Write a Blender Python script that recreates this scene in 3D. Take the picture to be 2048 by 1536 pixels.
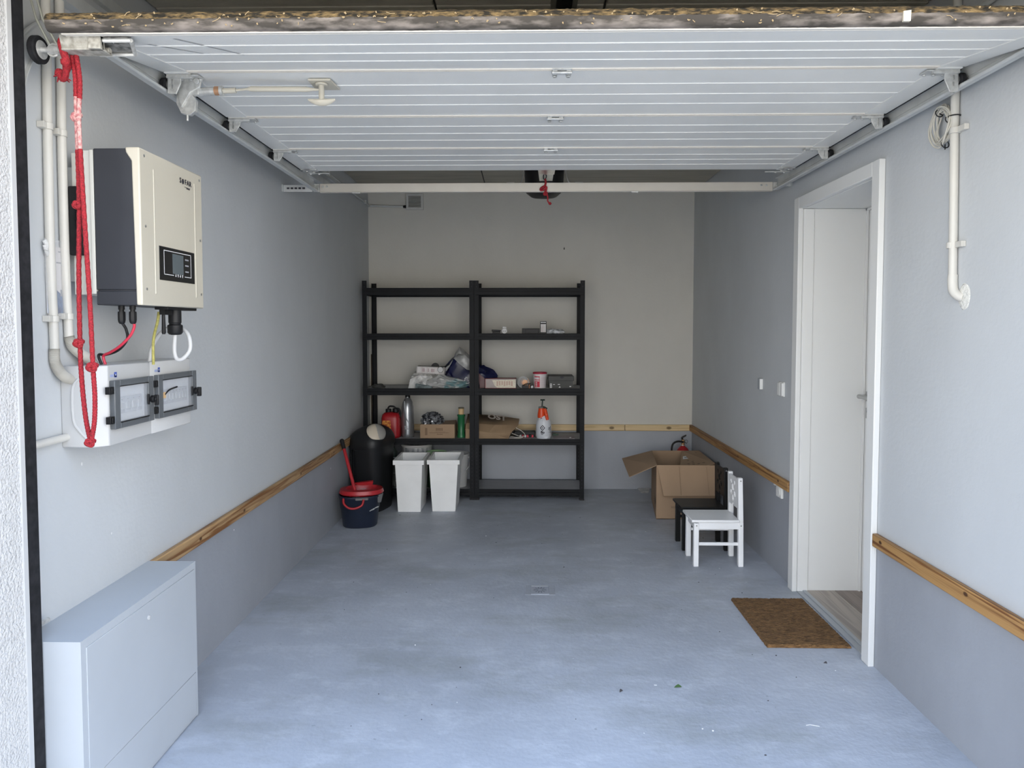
import bpy, math, random
from mathutils import Vector, Matrix, noise
from math import radians as R, pi, sin, cos

# ---------------------------------------------------------------- reset
for o in list(bpy.data.objects): bpy.data.objects.remove(o)
SC = bpy.context.scene
COL = SC.collection

# ---------------------------------------------------------------- camera
cd = bpy.data.cameras.new('camera'); cam = bpy.data.objects.new('camera', cd); COL.objects.link(cam)
cd.sensor_fit = 'HORIZONTAL'; cd.sensor_width = 36.0
cd.lens = 1450.0 / 2048.0 * 36.0
cd.shift_y = -45.0 / 2048.0
cam.location = (0, 0, 1.42)
cam.rotation_euler = (R(90 - 2.65), 0, R(1.03))
cd.clip_start = 0.05
SC.camera = cam

# ---------------------------------------------------------------- world, sun, exposure
W = bpy.data.worlds.new('world'); SC.world = W; W.use_nodes = True
wn = W.node_tree; wn.nodes.clear()
wo = wn.nodes.new('ShaderNodeOutputWorld'); bg = wn.nodes.new('ShaderNodeBackground')
tc = wn.nodes.new('ShaderNodeTexCoord'); sp = wn.nodes.new('ShaderNodeSeparateXYZ')
cr = wn.nodes.new('ShaderNodeValToRGB')
cr.color_ramp.elements[0].position = 0.0; cr.color_ramp.elements[0].color = (1.45, 1.36, 1.22, 1)
ce_ = cr.color_ramp.elements.new(0.28); ce_.color = (0.95, 1.0, 1.06, 1)
cr.color_ramp.elements[-1].position = 0.8; cr.color_ramp.elements[-1].color = (0.44, 0.66, 1.08, 1)
wn.links.new(tc.outputs['Generated'], sp.inputs[0]); wn.links.new(sp.outputs['Z'], cr.inputs[0])
wn.links.new(cr.outputs[0], bg.inputs[0]); bg.inputs[1].default_value = 1.75
wn.links.new(bg.outputs[0], wo.inputs[0])
sd = bpy.data.lights.new('sun', 'SUN'); sun = bpy.data.objects.new('sun', sd); COL.objects.link(sun)
sd.energy = 5.5; sd.angle = R(1.0); sd.color = (1.0, 0.93, 0.82)
sun.rotation_euler = (R(-40), 0, R(18))      # comes from behind the building, lights the yard only
sun.location = (0, 8, 9)
SC.view_settings.view_transform = 'Standard'; SC.view_settings.look = 'None'
SC.view_settings.gamma = 1.0; SC.view_settings.use_curve_mapping = False
SC.view_settings.exposure = 1.16

# ---------------------------------------------------------------- materials
def nodes(name):
    m = bpy.data.materials.new(name); m.use_nodes = True
    nt = m.node_tree
    return m, nt, nt.nodes['Principled BSDF']
def c4(c): return (c[0], c[1], c[2], 1)
def mat(name, col, rough=0.5, metal=0.0, var=0.0, scale=6.0, bump=0.0, bscale=60.0, stretch=(1,1,1), col2=None, spec=0.5, alpha=1.0, trans=0.0, lo=0.35, hi=0.65, detail=4.0):
    m, nt, p = nodes(name)
    p.inputs['Roughness'].default_value = rough; p.inputs['Metallic'].default_value = metal
    p.inputs['Specular IOR Level'].default_value = spec
    p.inputs['Alpha'].default_value = alpha
    p.inputs['Transmission Weight'].default_value = trans
    tx = nt.nodes.new('ShaderNodeTexCoord'); mp = nt.nodes.new('ShaderNodeMapping')
    mp.inputs['Scale'].default_value = stretch
    nt.links.new(tx.outputs['Object'], mp.inputs[0])
    if var > 0 or col2:
        n = nt.nodes.new('ShaderNodeTexNoise'); n.inputs['Scale'].default_value = scale; n.inputs['Detail'].default_value = detail
        nt.links.new(mp.outputs[0], n.inputs['Vector'])
        r = nt.nodes.new('ShaderNodeValToRGB'); e = r.color_ramp.elements
        e[0].position = lo; e[1].position = hi
        e[0].color = c4([max(0, k * (1 - var)) for k in col]); e[1].color = c4(col2 if col2 else [min(1, k * (1 + var)) for k in col])
        nt.links.new(n.outputs['Fac'], r.inputs[0]); nt.links.new(r.outputs[0], p.inputs['Base Color'])
    else:
        p.inputs['Base Color'].default_value = c4(col)
    if bump > 0:
        n2 = nt.nodes.new('ShaderNodeTexNoise'); n2.inputs['Scale'].default_value = bscale; n2.inputs['Detail'].default_value = 3
        nt.links.new(mp.outputs[0], n2.inputs['Vector'])
        b = nt.nodes.new('ShaderNodeBump'); b.inputs['Strength'].default_value = bump; b.inputs['Distance'].default_value = 0.01
        nt.links.new(n2.outputs['Fac'], b.inputs['Height']); nt.links.new(b.outputs[0], p.inputs['Normal'])
    return m

def mixn(nt, fac, a, b):
    x = nt.nodes.new('ShaderNodeMix'); x.data_type = 'RGBA'
    for s, v in ((x.inputs['Factor'], fac), (x.inputs['A'], a), (x.inputs['B'], b)):
        if hasattr(v, 'is_linked') or hasattr(v, 'links'): nt.links.new(v, s)
        else: s.default_value = v if not isinstance(v, tuple) else c4(v)
    return x.outputs['Result']

def wall_mat(name, up, low, split, bias=(0.25, 0.25, 0.12)):
    """two coats of paint: light above the wooden rail, blue grey below it, with soft brush mottling"""
    m, nt, p = nodes(name)
    g = nt.nodes.new('ShaderNodeNewGeometry'); s = nt.nodes.new('ShaderNodeSeparateXYZ'); nt.links.new(g.outputs['Position'], s.inputs[0])
    gt = nt.nodes.new('ShaderNodeMath'); gt.operation = 'GREATER_THAN'; gt.inputs[1].default_value = split; nt.links.new(s.outputs['Z'], gt.inputs[0])
    mp = nt.nodes.new('ShaderNodeMapping'); mp.inputs['Scale'].default_value = (1.3, 1.3, 0.8); nt.links.new(g.outputs['Position'], mp.inputs[0])
    n = nt.nodes.new('ShaderNodeTexNoise'); n.inputs['Scale'].default_value = 1.5; n.inputs['Detail'].default_value = 6; n.inputs['Roughness'].default_value = 0.6
    nt.links.new(mp.outputs[0], n.inputs['Vector'])
    r = nt.nodes.new('ShaderNodeMapRange'); r.inputs[1].default_value = 0.3; r.inputs[2].default_value = 0.7; r.inputs[3].default_value = 0.0; r.inputs[4].default_value = 1.0
    nt.links.new(n.outputs['Fac'], r.inputs[0])
    U = mixn(nt, r.outputs[0], tuple(k * 0.95 for k in up), tuple(min(1, k * 1.04) for k in up))
    L = mixn(nt, r.outputs[0], tuple(k * 0.91 for k in low), tuple(min(1, k * 1.08) for k in low))
    nt.links.new(mixn(nt, gt.outputs[0], L, U), p.inputs['Base Color'])
    p.inputs['Roughness'].default_value = 0.62; p.inputs['Specular IOR Level'].default_value = 0.35
    n2 = nt.nodes.new('ShaderNodeTexNoise'); n2.inputs['Scale'].default_value = 55; n2.inputs['Detail'].default_value = 4; nt.links.new(g.outputs['Position'], n2.inputs['Vector'])
    b = nt.nodes.new('ShaderNodeBump'); b.inputs['Strength'].default_value = 0.10; b.inputs['Distance'].default_value = 0.01
    nt.links.new(n2.outputs['Fac'], b.inputs['Height']); nt.links.new(b.outputs[0], p.inputs['Normal'])
    return m

def floor_mat():
    m, nt, p = nodes('painted_concrete_floor')
    g = nt.nodes.new('ShaderNodeNewGeometry')
    def N(scale, det, lo, hi, st=(1,1,1), rough=0.55):
        mp = nt.nodes.new('ShaderNodeMapping'); mp.inputs['Scale'].default_value = st; nt.links.new(g.outputs['Position'], mp.inputs[0])
        n = nt.nodes.new('ShaderNodeTexNoise'); n.inputs['Scale'].default_value = scale; n.inputs['Detail'].default_value = det; n.inputs['Roughness'].default_value = rough
        nt.links.new(mp.outputs[0], n.inputs['Vector'])
        r = nt.nodes.new('ShaderNodeMapRange'); r.inputs[1].default_value = lo; r.inputs[2].default_value = hi; nt.links.new(n.outputs['Fac'], r.inputs[0])
        return r.outputs[0]
    base = mixn(nt, N(1.1, 5, 0.33, 0.67), (0.385, 0.410, 0.455), (0.500, 0.530, 0.585))
    sp_ = N(4.5, 8, 0.50, 0.74, (1.0, 1.6, 1), 0.75)
    f1 = nt.nodes.new('ShaderNodeMath'); f1.operation = 'MULTIPLY'; f1.inputs[1].default_value = 0.55; nt.links.new(sp_, f1.inputs[0])
    c = mixn(nt, f1.outputs[0], base, (0.68, 0.71, 0.76))
    st = N(1.5, 8, 0.50, 0.74, (0.8, 1.5, 1), 0.68)
    f2 = nt.nodes.new('ShaderNodeMath'); f2.operation = 'MULTIPLY'; f2.inputs[1].default_value = 0.8; nt.links.new(st, f2.inputs[0])
    c = mixn(nt, f2.outputs[0], c, (0.29, 0.305, 0.30))
    dk = N(26, 4, 0.69, 0.75)
    f3 = nt.nodes.new('ShaderNodeMath'); f3.operation = 'MULTIPLY'; f3.inputs[1].default_value = 0.35; nt.links.new(dk, f3.inputs[0])
    c = mixn(nt, f3.outputs[0], c, (0.12, 0.14, 0.17))
    nt.links.new(c, p.inputs['Base Color'])
    rr = nt.nodes.new('ShaderNodeMapRange'); rr.inputs[3].default_value = 0.42; rr.inputs[4].default_value = 0.62
    nt.links.new(N(3, 5, 0.3, 0.7), rr.inputs[0]); nt.links.new(rr.outputs[0], p.inputs['Roughness'])
    b = nt.nodes.new('ShaderNodeBump'); b.inputs['Strength'].default_value = 0.12; b.inputs['Distance'].default_value = 0.01
    nt.links.new(N(40, 4, 0.2, 0.8), b.inputs['Height']); nt.links.new(b.outputs[0], p.inputs['Normal'])
    return m

def wood_mat(name, light, dark, axis, knots=(), grain=34.0, rough=0.55, strength=1.0):
    """planed softwood: wavy grain along the axis and a few knots"""
    m, nt, p = nodes(name)
    g = nt.nodes.new('ShaderNodeNewGeometry')
    mp = nt.nodes.new('ShaderNodeMapping')
    sc = [grain] * 3; sc[axis] = 1.1
    mp.inputs['Scale'].default_value = sc; nt.links.new(g.outputs['Position'], mp.inputs[0])
    n = nt.nodes.new('ShaderNodeTexNoise'); n.inputs['Scale'].default_value = 1.0; n.inputs['Detail'].default_value = 3; n.inputs['Distortion'].default_value = 2.2
    nt.links.new(mp.outputs[0], n.inputs['Vector'])
    fac = n.outputs['Fac']
    kn = None
    for k in knots:
        su = nt.nodes.new('ShaderNodeVectorMath'); su.operation = 'SUBTRACT'; su.inputs[1].default_value = k[:3]; nt.links.new(g.outputs['Position'], su.inputs[0])
        ml = nt.nodes.new('ShaderNodeVectorMath'); ml.operation = 'MULTIPLY'
        v = [1.0 / k[3]] * 3; v[axis] = 1.0 / (k[3] * 1.7); ml.inputs[1].default_value = v; nt.links.new(su.outputs[0], ml.inputs[0])
        le = nt.nodes.new('ShaderNodeVectorMath'); le.operation = 'LENGTH'; nt.links.new(ml.outputs[0], le.inputs[0])
        r = nt.nodes.new('ShaderNodeMapRange'); r.interpolation_type = 'SMOOTHSTEP'; r.inputs[1].default_value = 0.6; r.inputs[2].default_value = 1.3; r.inputs[3].default_value = 1; r.inputs[4].default_value = 0
        nt.links.new(le.outputs['Value'], r.inputs[0])
        if kn is None: kn = r.outputs[0]
        else:
            a = nt.nodes.new('ShaderNodeMath'); a.operation = 'MAXIMUM'; nt.links.new(kn, a.inputs[0]); nt.links.new(r.outputs[0], a.inputs[1]); kn = a.outputs[0]
    rp = nt.nodes.new('ShaderNodeValToRGB'); e = rp.color_ramp.elements
    e[0].position = 0.38; e[0].color = c4([l + (d - l) * strength for l, d in zip(light, dark)]); e[1].position = 0.56; e[1].color = c4(light)
    nt.links.new(fac, rp.inputs[0])
    c = rp.outputs[0]
    if kn is not None: c = mixn(nt, kn, c, tuple(k * 0.42 for k in dark))
    nt.links.new(c, p.inputs['Base Color']); p.inputs['Roughness'].default_value = rough
    return m

BLK = mat('black_plastic', (0.010, 0.010, 0.011), 0.45, spec=0.3, var=0.15, scale=20)
BLKM = mat('black_painted_steel', (0.007, 0.008, 0.010), 0.5, spec=0.18, var=0.12, scale=12)
RUB = mat('dark_rubber', (0.018, 0.018, 0.020), 0.8, spec=0.2, var=0.3, scale=40)
WPL = mat('white_plastic', (0.52, 0.52, 0.515), 0.35, var=0.02, scale=5)
BINW = mat('white_bin_plastic', (0.90, 0.90, 0.885), 0.42, var=0.025, scale=7)
IVR = mat('cream_enamel', (0.56, 0.52, 0.43), 0.4, var=0.02, scale=4)
COND = mat('cream_conduit_plastic', (0.60, 0.58, 0.53), 0.38, var=0.03, scale=9)
ANT = mat('anthracite_enamel', (0.036, 0.038, 0.045), 0.5, spec=0.3, var=0.05, scale=6)
GALV = mat('painted_galvanised_steel', (0.62, 0.63, 0.62), 0.42, metal=0.25, var=0.06, scale=14)
HWARE = mat('galvanised_hardware', (0.62, 0.62, 0.60), 0.38, metal=0.5, var=0.15, scale=60)
ZINC = mat('bright_zinc', (0.62, 0.62, 0.58), 0.3, metal=0.9, var=0.12, scale=40)
DOORP = mat('pale_blue_grey_door_sheet', (0.80, 0.79, 0.755), 0.38, var=0.03, scale=3, bump=0.05, bscale=150)
DOORC = mat('door_end_sheet', (0.79, 0.78, 0.745), 0.4, var=0.03, scale=5)
LIPM = mat('door_joint_lip', (0.72, 0.68, 0.62), 0.5)
PIER = mat('rough_white_render', (0.60, 0.59, 0.575), 0.9, var=0.05, scale=30, bump=0.9, bscale=130)
FACM = mat('facade_render', (0.72, 0.71, 0.69), 0.9, bump=0.4, bscale=90)
REDR = mat('red_braided_rope', (0.33, 0.012, 0.020), 0.7, var=0.35, scale=260, bump=0.5, bscale=400)
REDF = mat('faded_red_rope', (0.55, 0.16, 0.17), 0.8, col2=(0.66, 0.42, 0.38), var=0.25, scale=120)
REDP = mat('red_plastic', (0.42, 0.018, 0.025), 0.35, var=0.06, scale=12)
REDC = mat('red_can_plastic', (0.36, 0.010, 0.016), 0.38, var=0.05, scale=10)
WHP = mat('white_lacquer', (0.76, 0.76, 0.74), 0.32, var=0.01, scale=3)
CHAIRW = mat('white_lacquered_wood', (0.90, 0.905, 0.91), 0.35, var=0.02, scale=8)
CHAIRB = mat('black_lacquered_wood', (0.008, 0.008, 0.008), 0.4, spec=0.25, var=0.1, scale=8)
CARD = mat('corrugated_cardboard', (0.36, 0.245, 0.155), 0.85, var=0.05, scale=5, stretch=(1,1,0.4))
CARDI = mat('cardboard_print', (0.10, 0.07, 0.05), 0.85)
KRAFT = mat('kraft_paper', (0.32, 0.215, 0.125), 0.8, var=0.06, scale=9)
SHELF = mat('grey_shelf_board', (0.33, 0.33, 0.34), 0.55, var=0.05, scale=10)
CEIL = mat('grey_ceiling_board', (0.40, 0.37, 0.30), 0.9, var=0.10, scale=2.5, bump=0.3, bscale=40, stretch=(1, 6, 1))
CEILG = mat('ceiling_substrate', (0.10, 0.095, 0.085), 0.95)
CABM = mat('pale_blue_grey_cabinet_enamel', (0.45, 0.475, 0.50), 0.42, var=0.03, scale=3)
STEEL = mat('brushed_steel', (0.45, 0.45, 0.44), 0.35, metal=0.9)
SMOKE = mat('smoked_window_frame', (0.13, 0.14, 0.15), 0.18, alpha=0.80)
GLS = mat('clear_plastic_window', (0.75, 0.77, 0.80), 0.08, alpha=0.22)
BREAK = mat('light_grey_breaker_plastic', (0.42, 0.44, 0.47), 0.5)
COIR = mat('brown_coir', (0.17, 0.085, 0.030), 0.95, col2=(0.30, 0.16, 0.06), var=0.4, scale=110, stretch=(0.35, 1.6, 1), bump=1.0, bscale=160)
OAK = [wood_mat('grey_oak_plank_%s' % w, a, b, 1, grain=20, rough=0.4) for w, a, b in (('pale', (0.42, 0.36, 0.30), (0.30, 0.25, 0.21)), ('dark', (0.26, 0.20, 0.165), (0.17, 0.13, 0.11)), ('mid', (0.34, 0.28, 0.24), (0.24, 0.19, 0.16)))]
ALU = mat('aluminium_strip', (0.42, 0.44, 0.46), 0.4, metal=0.4)
MOSS = mat('moss_and_dirt', (0.030, 0.024, 0.014), 0.95, col2=(0.26, 0.175, 0.075), var=0.4, scale=130, detail=12, lo=0.40, hi=0.70, bump=1.0, bscale=160, stretch=(0.35, 1, 1))
MOSSD = mat('weathered_rubber_lip', (0.07, 0.06, 0.05), 0.9, col2=(0.30, 0.26, 0.23), var=0.3, scale=24, stretch=(0.5,1,2), detail=8, lo=0.45, hi=0.75)
STRAW = mat('dry_straw', (0.42, 0.31, 0.17), 0.8)
SILV = mat('silver_plastic', (0.42, 0.43, 0.44), 0.28, metal=0.75, var=0.04)
GRN = mat('green_plastic', (0.015, 0.14, 0.05), 0.35, var=0.08, scale=9)
GRNR = mat('pale_green_rim', (0.36, 0.55, 0.30), 0.4)
TAN = mat('tan_cap', (0.58, 0.40, 0.20), 0.5, var=0.08, scale=30)
NAVYB = mat('navy_bucket_plastic', (0.012, 0.018, 0.036), 0.38, var=0.1, scale=8)
BINB = mat('charcoal_bin_plastic', (0.012, 0.0125, 0.014), 0.42, spec=0.35, var=0.08, scale=9)
CREAM = mat('cream_flap_plastic', (0.66, 0.58, 0.46), 0.4)
FLAPG = mat('grey_flap_plastic', (0.40, 0.385, 0.35), 0.45)
TUBW = mat('translucent_white_plastic', (0.58, 0.58, 0.57), 0.4, var=0.05, scale=6)
TUBL = mat('wrinkled_grey_label', (0.30, 0.31, 0.33), 0.45, col2=(0.60, 0.60, 0.60), var=0.3, scale=45, stretch=(1,1,0.25))
NAVYBAG = mat('navy_printed_film', (0.010, 0.012, 0.055), 0.28, var=0.35, scale=8)
GREYBAG = mat('grey_plastic_film', (0.34, 0.34, 0.33), 0.3, col2=(0.52, 0.52, 0.51), var=0.2, scale=18)
WBAG = mat('white_plastic_film', (0.50, 0.50, 0.48), 0.32, col2=(0.74, 0.73, 0.71), var=0.12, scale=16)
TEALBAG = mat('film_with_teal_print', (0.42, 0.42, 0.41), 0.35, col2=(0.16, 0.27, 0.28), var=0.05, scale=9, lo=0.56, hi=0.62)
CLRBAG = mat('crumpled_clear_film', (0.45, 0.47, 0.50), 0.18, col2=(0.85, 0.87, 0.90), var=0.3, scale=40)
SILVBAG = mat('crumpled_silver_film', (0.05, 0.05, 0.06), 0.25, metal=0.5, col2=(0.40, 0.41, 0.43), var=0.3, scale=35, lo=0.42, hi=0.6)
ORNG = mat('orange_red_plastic', (0.75, 0.075, 0.015), 0.35)
SPRW = mat('white_translucent_tank', (0.68, 0.70, 0.74), 0.35)
INK = mat('dark_print', (0.02, 0.02, 0.03), 0.6)
INKW = mat('white_print', (0.75, 0.75, 0.75), 0.6)
INKB = mat('blue_print', (0.05, 0.09, 0.40), 0.6)
INKG = mat('grey_print', (0.30, 0.31, 0.33), 0.6)
INKR = mat('red_print', (0.60, 0.03, 0.06), 0.5)
YGC = mat('yellow_green_wire', (0.42, 0.38, 0.10), 0.5, var=0.2, scale=120)
PLAST = mat('white_filler_patch', (0.74, 0.73, 0.68), 0.9, bump=0.6, bscale=90)
CABLE = mat('grey_cable_sheath', (0.52, 0.50, 0.44), 0.5, var=0.05, scale=50)
COPP = mat('copper_tape', (0.50, 0.28, 0.16), 0.4, metal=0.4)
BROWNB = mat('brown_board', (0.12, 0.085, 0.06), 0.7, var=0.2, scale=9)
ORLAB = mat('orange_warning_label', (0.55, 0.10, 0.02), 0.5, col2=(0.75, 0.32, 0.05), var=0.2, scale=60, lo=0.45, hi=0.55)
PINKL = mat('pale_carton_label', (0.62, 0.56, 0.54), 0.6, col2=(0.70, 0.68, 0.66), var=0.06, scale=40, stretch=(1.5,1,0.3))
CRLAB = mat('cream_carton_label', (0.74, 0.66, 0.50), 0.5, col2=(0.82, 0.76, 0.62), var=0.1, scale=60, stretch=(1,1,3))
SCRN = mat('grey_lcd_glass', (0.10, 0.12, 0.13), 0.15)
DGREY = mat('dark_grey_carton', (0.075, 0.075, 0.070), 0.7, var=0.05, scale=10)
PAVE = mat('light_paving', (0.56, 0.51, 0.43), 0.9, var=0.08, scale=1.5, bump=0.3, bscale=30)
LEAFG = mat('green_leaf', (0.05, 0.11, 0.03), 0.7)
LEAFD = mat('dark_dry_leaf', (0.05, 0.045, 0.05), 0.8)
GLOSSB = mat('glossy_black', (0.006, 0.006, 0.007), 0.15)
WSIDE = wall_mat('side_wall_paint', (0.54, 0.558, 0.57), (0.33, 0.345, 0.375), 0.545)
WBACK = wall_mat('back_wall_paint', (0.585, 0.57, 0.525), (0.36, 0.38, 0.415), 0.545)
WINT = mat('front_return_paint', (0.36, 0.39, 0.42), 0.7, var=0.05, scale=3, bump=0.1)
FLOOR = floor_mat()

# ---------------------------------------------------------------- mesh builder
class M:
    def __init__(s): s.v = []; s.f = []; s.mi = []; s.m = 0
    def add(s, vs, fs, m=None):
        n = len(s.v); s.v += [Vector(v) for v in vs]
        for f in fs: s.f.append([i + n for i in f]); s.mi.append(s.m if m is None else m)
        return s
    def box(s, a, b, m=None, rot=None, c=None):
        x0, y0, z0 = [min(p, q) for p, q in zip(a, b)]; x1, y1, z1 = [max(p, q) for p, q in zip(a, b)]
        vs = [Vector((x, y, z)) for x in (x0, x1) for y in (y0, y1) for z in (z0, z1)]
        if rot is not None:
            cc = Vector(c) if c is not None else Vector(((x0+x1)/2, (y0+y1)/2, (z0+z1)/2))
            vs = [cc + rot @ (v - cc) for v in vs]
        return s.add(vs, [(0,1,3,2),(4,6,7,5),(0,4,5,1),(2,3,7,6),(0,2,6,4),(1,5,7,3)], m)
    def hexa(s, p, m=None):   # 8 points: bottom ring 0-3, top ring 4-7
        return s.add(p, [(3,2,1,0),(4,5,6,7),(0,1,5,4),(1,2,6,5),(2,3,7,6),(3,0,4,7)], m)
    def tube(s, pts, r, seg=8, closed=False, caps=True, m=None, flat=1.0):
        pts = [Vector(p) for p in pts]; n = len(pts)
        rs = r if isinstance(r, (list, tuple)) else [r] * n
        T = []
        for i in range(n):
            if closed: d = pts[(i+1) % n] - pts[i-1]
            else: d = pts[min(i+1, n-1)] - pts[max(i-1, 0)]
            T.append(d.normalized() if d.length > 1e-9 else Vector((0,0,1)))
        u = T[0].orthogonal().normalized(); vs = []
        for i in range(n):
            u = (u - T[i] * u.dot(T[i]));
            u = u.normalized() if u.length > 1e-6 else T[i].orthogonal().normalized()
            w = T[i].cross(u)
            for k in range(seg):
                a = 2*pi*k/seg; vs.append(pts[i] + u*cos(a)*rs[i] + w*sin(a)*rs[i]*flat)
        fs = []
        for i in range(n if closed else n-1):
            j = (i+1) % n
            for k in range(seg): l = (k+1) % seg; fs.append((i*seg+k, i*seg+l, j*seg+l, j*seg+k))
        if caps and not closed: fs += [tuple(range(seg-1, -1, -1)), tuple((n-1)*seg+k for k in range(seg))]
        return s.add(vs, fs, m)
    def cyl(s, a, b, r0, r1=None, seg=20, m=None): return s.tube([a, b], [r0, r0 if r1 is None else r1], seg, m=m)
    def lathe(s, prof, c=(0,0,0), seg=28, sx=1.0, sy=1.0, m=None, axis='z', power=None):
        vs = []; n = len(prof)
        for r, z in prof:
            for k in range(seg):
                a = 2*pi*k/seg; x, y = cos(a), sin(a)
                if power:
                    q = (abs(x)**power + abs(y)**power) ** (1/power); x, y = x/q, y/q
                x, y = r*x*sx, r*y*sy
                p = (x, y, z) if axis == 'z' else ((x, z, y) if axis == 'y' else (z, x, y))
                vs.append(Vector(c) + Vector(p))
        fs = []
        for i in range(n-1):
            for k in range(seg): l = (k+1) % seg; fs.append((i*seg+k, i*seg+l, (i+1)*seg+l, (i+1)*seg+k))
        if prof[0][0] > 1e-6: fs.append(tuple(range(seg-1, -1, -1)))
        if prof[-1][0] > 1e-6: fs.append(tuple((n-1)*seg+k for k in range(seg)))
        return s.add(vs, fs, m)
    def prism(s, poly, lo, hi, ax, m=None):   # poly in the other two axes (cyclic order after ax)
        n = len(poly); o = []
        for h in (lo, hi):
            for a, b in poly:
                p = [0, 0, 0]; p[ax] = h; q = [i for i in range(3) if i != ax]; p[q[0]] = a; p[q[1]] = b; o.append(p)
        return s.add(o, [tuple(range(n-1, -1, -1)), tuple(range(n, 2*n))] + [(i, (i+1) % n, n+(i+1) % n, n+i) for i in range(n)], m)
    def quad(s, a, b, c, d, m=None): return s.add([a, b, c, d], [(0,1,2,3)], m)
    def move(s, mtx):
        s.v = [mtx @ v for v in s.v]; return s
    def mesh(s, name, mats, off=Vector((0,0,0)), smooth=40):
        me = bpy.data.meshes.new(name)
        me.from_pydata([tuple(v - off) for v in s.v], [], s.f)
        for k in (mats if isinstance(mats, (list, tuple)) else [mats]): me.materials.append(k)
        me.polygons.foreach_set('material_index', s.mi)
        me.polygons.foreach_set('use_smooth', [True] * len(s.f))
        me.update()
        import bmesh
        bm = bmesh.new(); bm.from_mesh(me); bmesh.ops.recalc_face_normals(bm, faces=bm.faces); bm.to_mesh(me); bm.free()
        me.set_sharp_from_angle(angle=R(smooth))
        return me

def root_of(o):
    while o.parent: o = o.parent
    return o
def obj(name, m, mats, parent=None, label=None, cat=None, group=None, kind=None, bevel=0, local=False, smooth=40, base=None):
    if parent is not None: off = Vector((0,0,0)) if local else root_of(parent).location.copy()
    elif base is not None: off = Vector(base)
    else:
        xs = [v.x for v in m.v]; ys = [v.y for v in m.v]; zs = [v.z for v in m.v]
        off = Vector(((min(xs)+max(xs))/2, (min(ys)+max(ys))/2, min(zs)))
    me = m.mesh(name, mats, off, smooth)
    o = bpy.data.objects.new(name, me); COL.objects.link(o)
    if parent is not None: o.parent = parent
    else: o.location = off
    if bevel:
        b = o.modifiers.new('bevel', 'BEVEL'); b.width = bevel; b.segments = 2; b.limit_method = 'ANGLE'; b.angle_limit = R(40)
    if label: o['label'] = label
    if cat: o['category'] = cat
    if group: o['group'] = group
    if kind: o['kind'] = kind
    return o
def thing(name, label, cat, loc, group=None, kind=None):
    o = bpy.data.objects.new(name, None); COL.objects.link(o); o.location = loc; o.empty_display_size = 0.05
    o['label'] = label; o['category'] = cat
    if group: o['group'] = group
    if kind: o['kind'] = kind
    return o
def struct(name, m, mats, label=None, parent=None, bevel=0, smooth=30):
    return obj(name, m, mats, parent, label, None, None, 'structure', bevel, smooth=smooth)
def sroot(name, label, loc):
    o = bpy.data.objects.new(name, None); COL.objects.link(o); o.location = loc; o.empty_display_size = 0.05
    o['label'] = label; o['kind'] = 'structure'; return o
def copy_tree(o, parent=None):
    c = o.copy(); COL.objects.link(c); c.parent = parent
    for ch in [x for x in list(COL.objects) if x.parent == o]: copy_tree(ch, c)
    return c
def spline(pts, n=6):
    P = [Vector(p) for p in pts]; out = []
    for i in range(len(P)-1):
        a, b, c, d = P[max(i-1,0)], P[i], P[i+1], P[min(i+2, len(P)-1)]
        for k in range(n):
            t = k/n; out.append(0.5*((2*b) + (c-a)*t + (2*a-5*b+4*c-d)*t*t + (3*b-a-3*c+d)*t**3))
    return out + [P[-1]]
def textm(txt, size, mtx, extr=0.0004, bold=0.0, align='CENTER', shear=0.0):
    """lettering as a thin mesh, laid in the XY plane and then placed by mtx"""
    cu = bpy.data.curves.new('lettering', 'FONT'); cu.body = txt; cu.size = size; cu.extrude = extr; cu.offset = bold; cu.align_x = align; cu.align_y = 'CENTER'; cu.resolution_u = 3; cu.shear = shear
    o = bpy.data.objects.new('lettering', cu); COL.objects.link(o)
    dg = bpy.context.evaluated_depsgraph_get(); me = bpy.data.meshes.new_from_object(o.evaluated_get(dg))
    m = M(); m.add([mtx @ v.co for v in me.vertices], [tuple(p.vertices) for p in me.polygons])
    bpy.data.objects.remove(o); bpy.data.meshes.remove(me); bpy.data.curves.remove(cu)
    return m
def frame(origin, xdir, ydir):
    x = Vector(xdir).normalized(); y = Vector(ydir); y = (y - x*y.dot(x)).normalized(); z = x.cross(y)
    return Matrix(((x.x, y.x, z.x, origin[0]), (x.y, y.y, z.y, origin[1]), (x.z, y.z, z.z, origin[2]), (0,0,0,1)))
def crumple(c, s, seed, amp=0.22, sub=3, zb=None, top=None, freq=2.2):
    """a crumpled film or fabric mound: faceted ball pushed about by ridged noise, flattened where it rests"""
    import bmesh
    bm = bmesh.new(); bmesh.ops.create_icosphere(bm, subdivisions=sub, radius=1.0)
    m = M(); vs = []
    off = Vector((seed*7.3, seed*3.1, seed*1.7))
    for v in bm.verts:
        d = v.co.normalized(); k = 1 + amp*(1-2*abs(noise.noise(d*freq + off))) + amp*0.45*(1-2*abs(noise.noise(d*freq*2.7 + off)))
        k += amp*0.25*noise.noise(d*freq*6 + off)
        p = Vector((d.x*s[0]*k, d.y*s[1]*k, d.z*s[2]*k))
        if top: p = top(p)
        p = Vector(c) + p
        if zb is not None: p.z = max(p.z, zb)
        vs.append(p)
    m.add(vs, [tuple(v.index for v in f.verts) for f in bm.faces]); bm.free()
    return m
random.seed(4)

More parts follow.
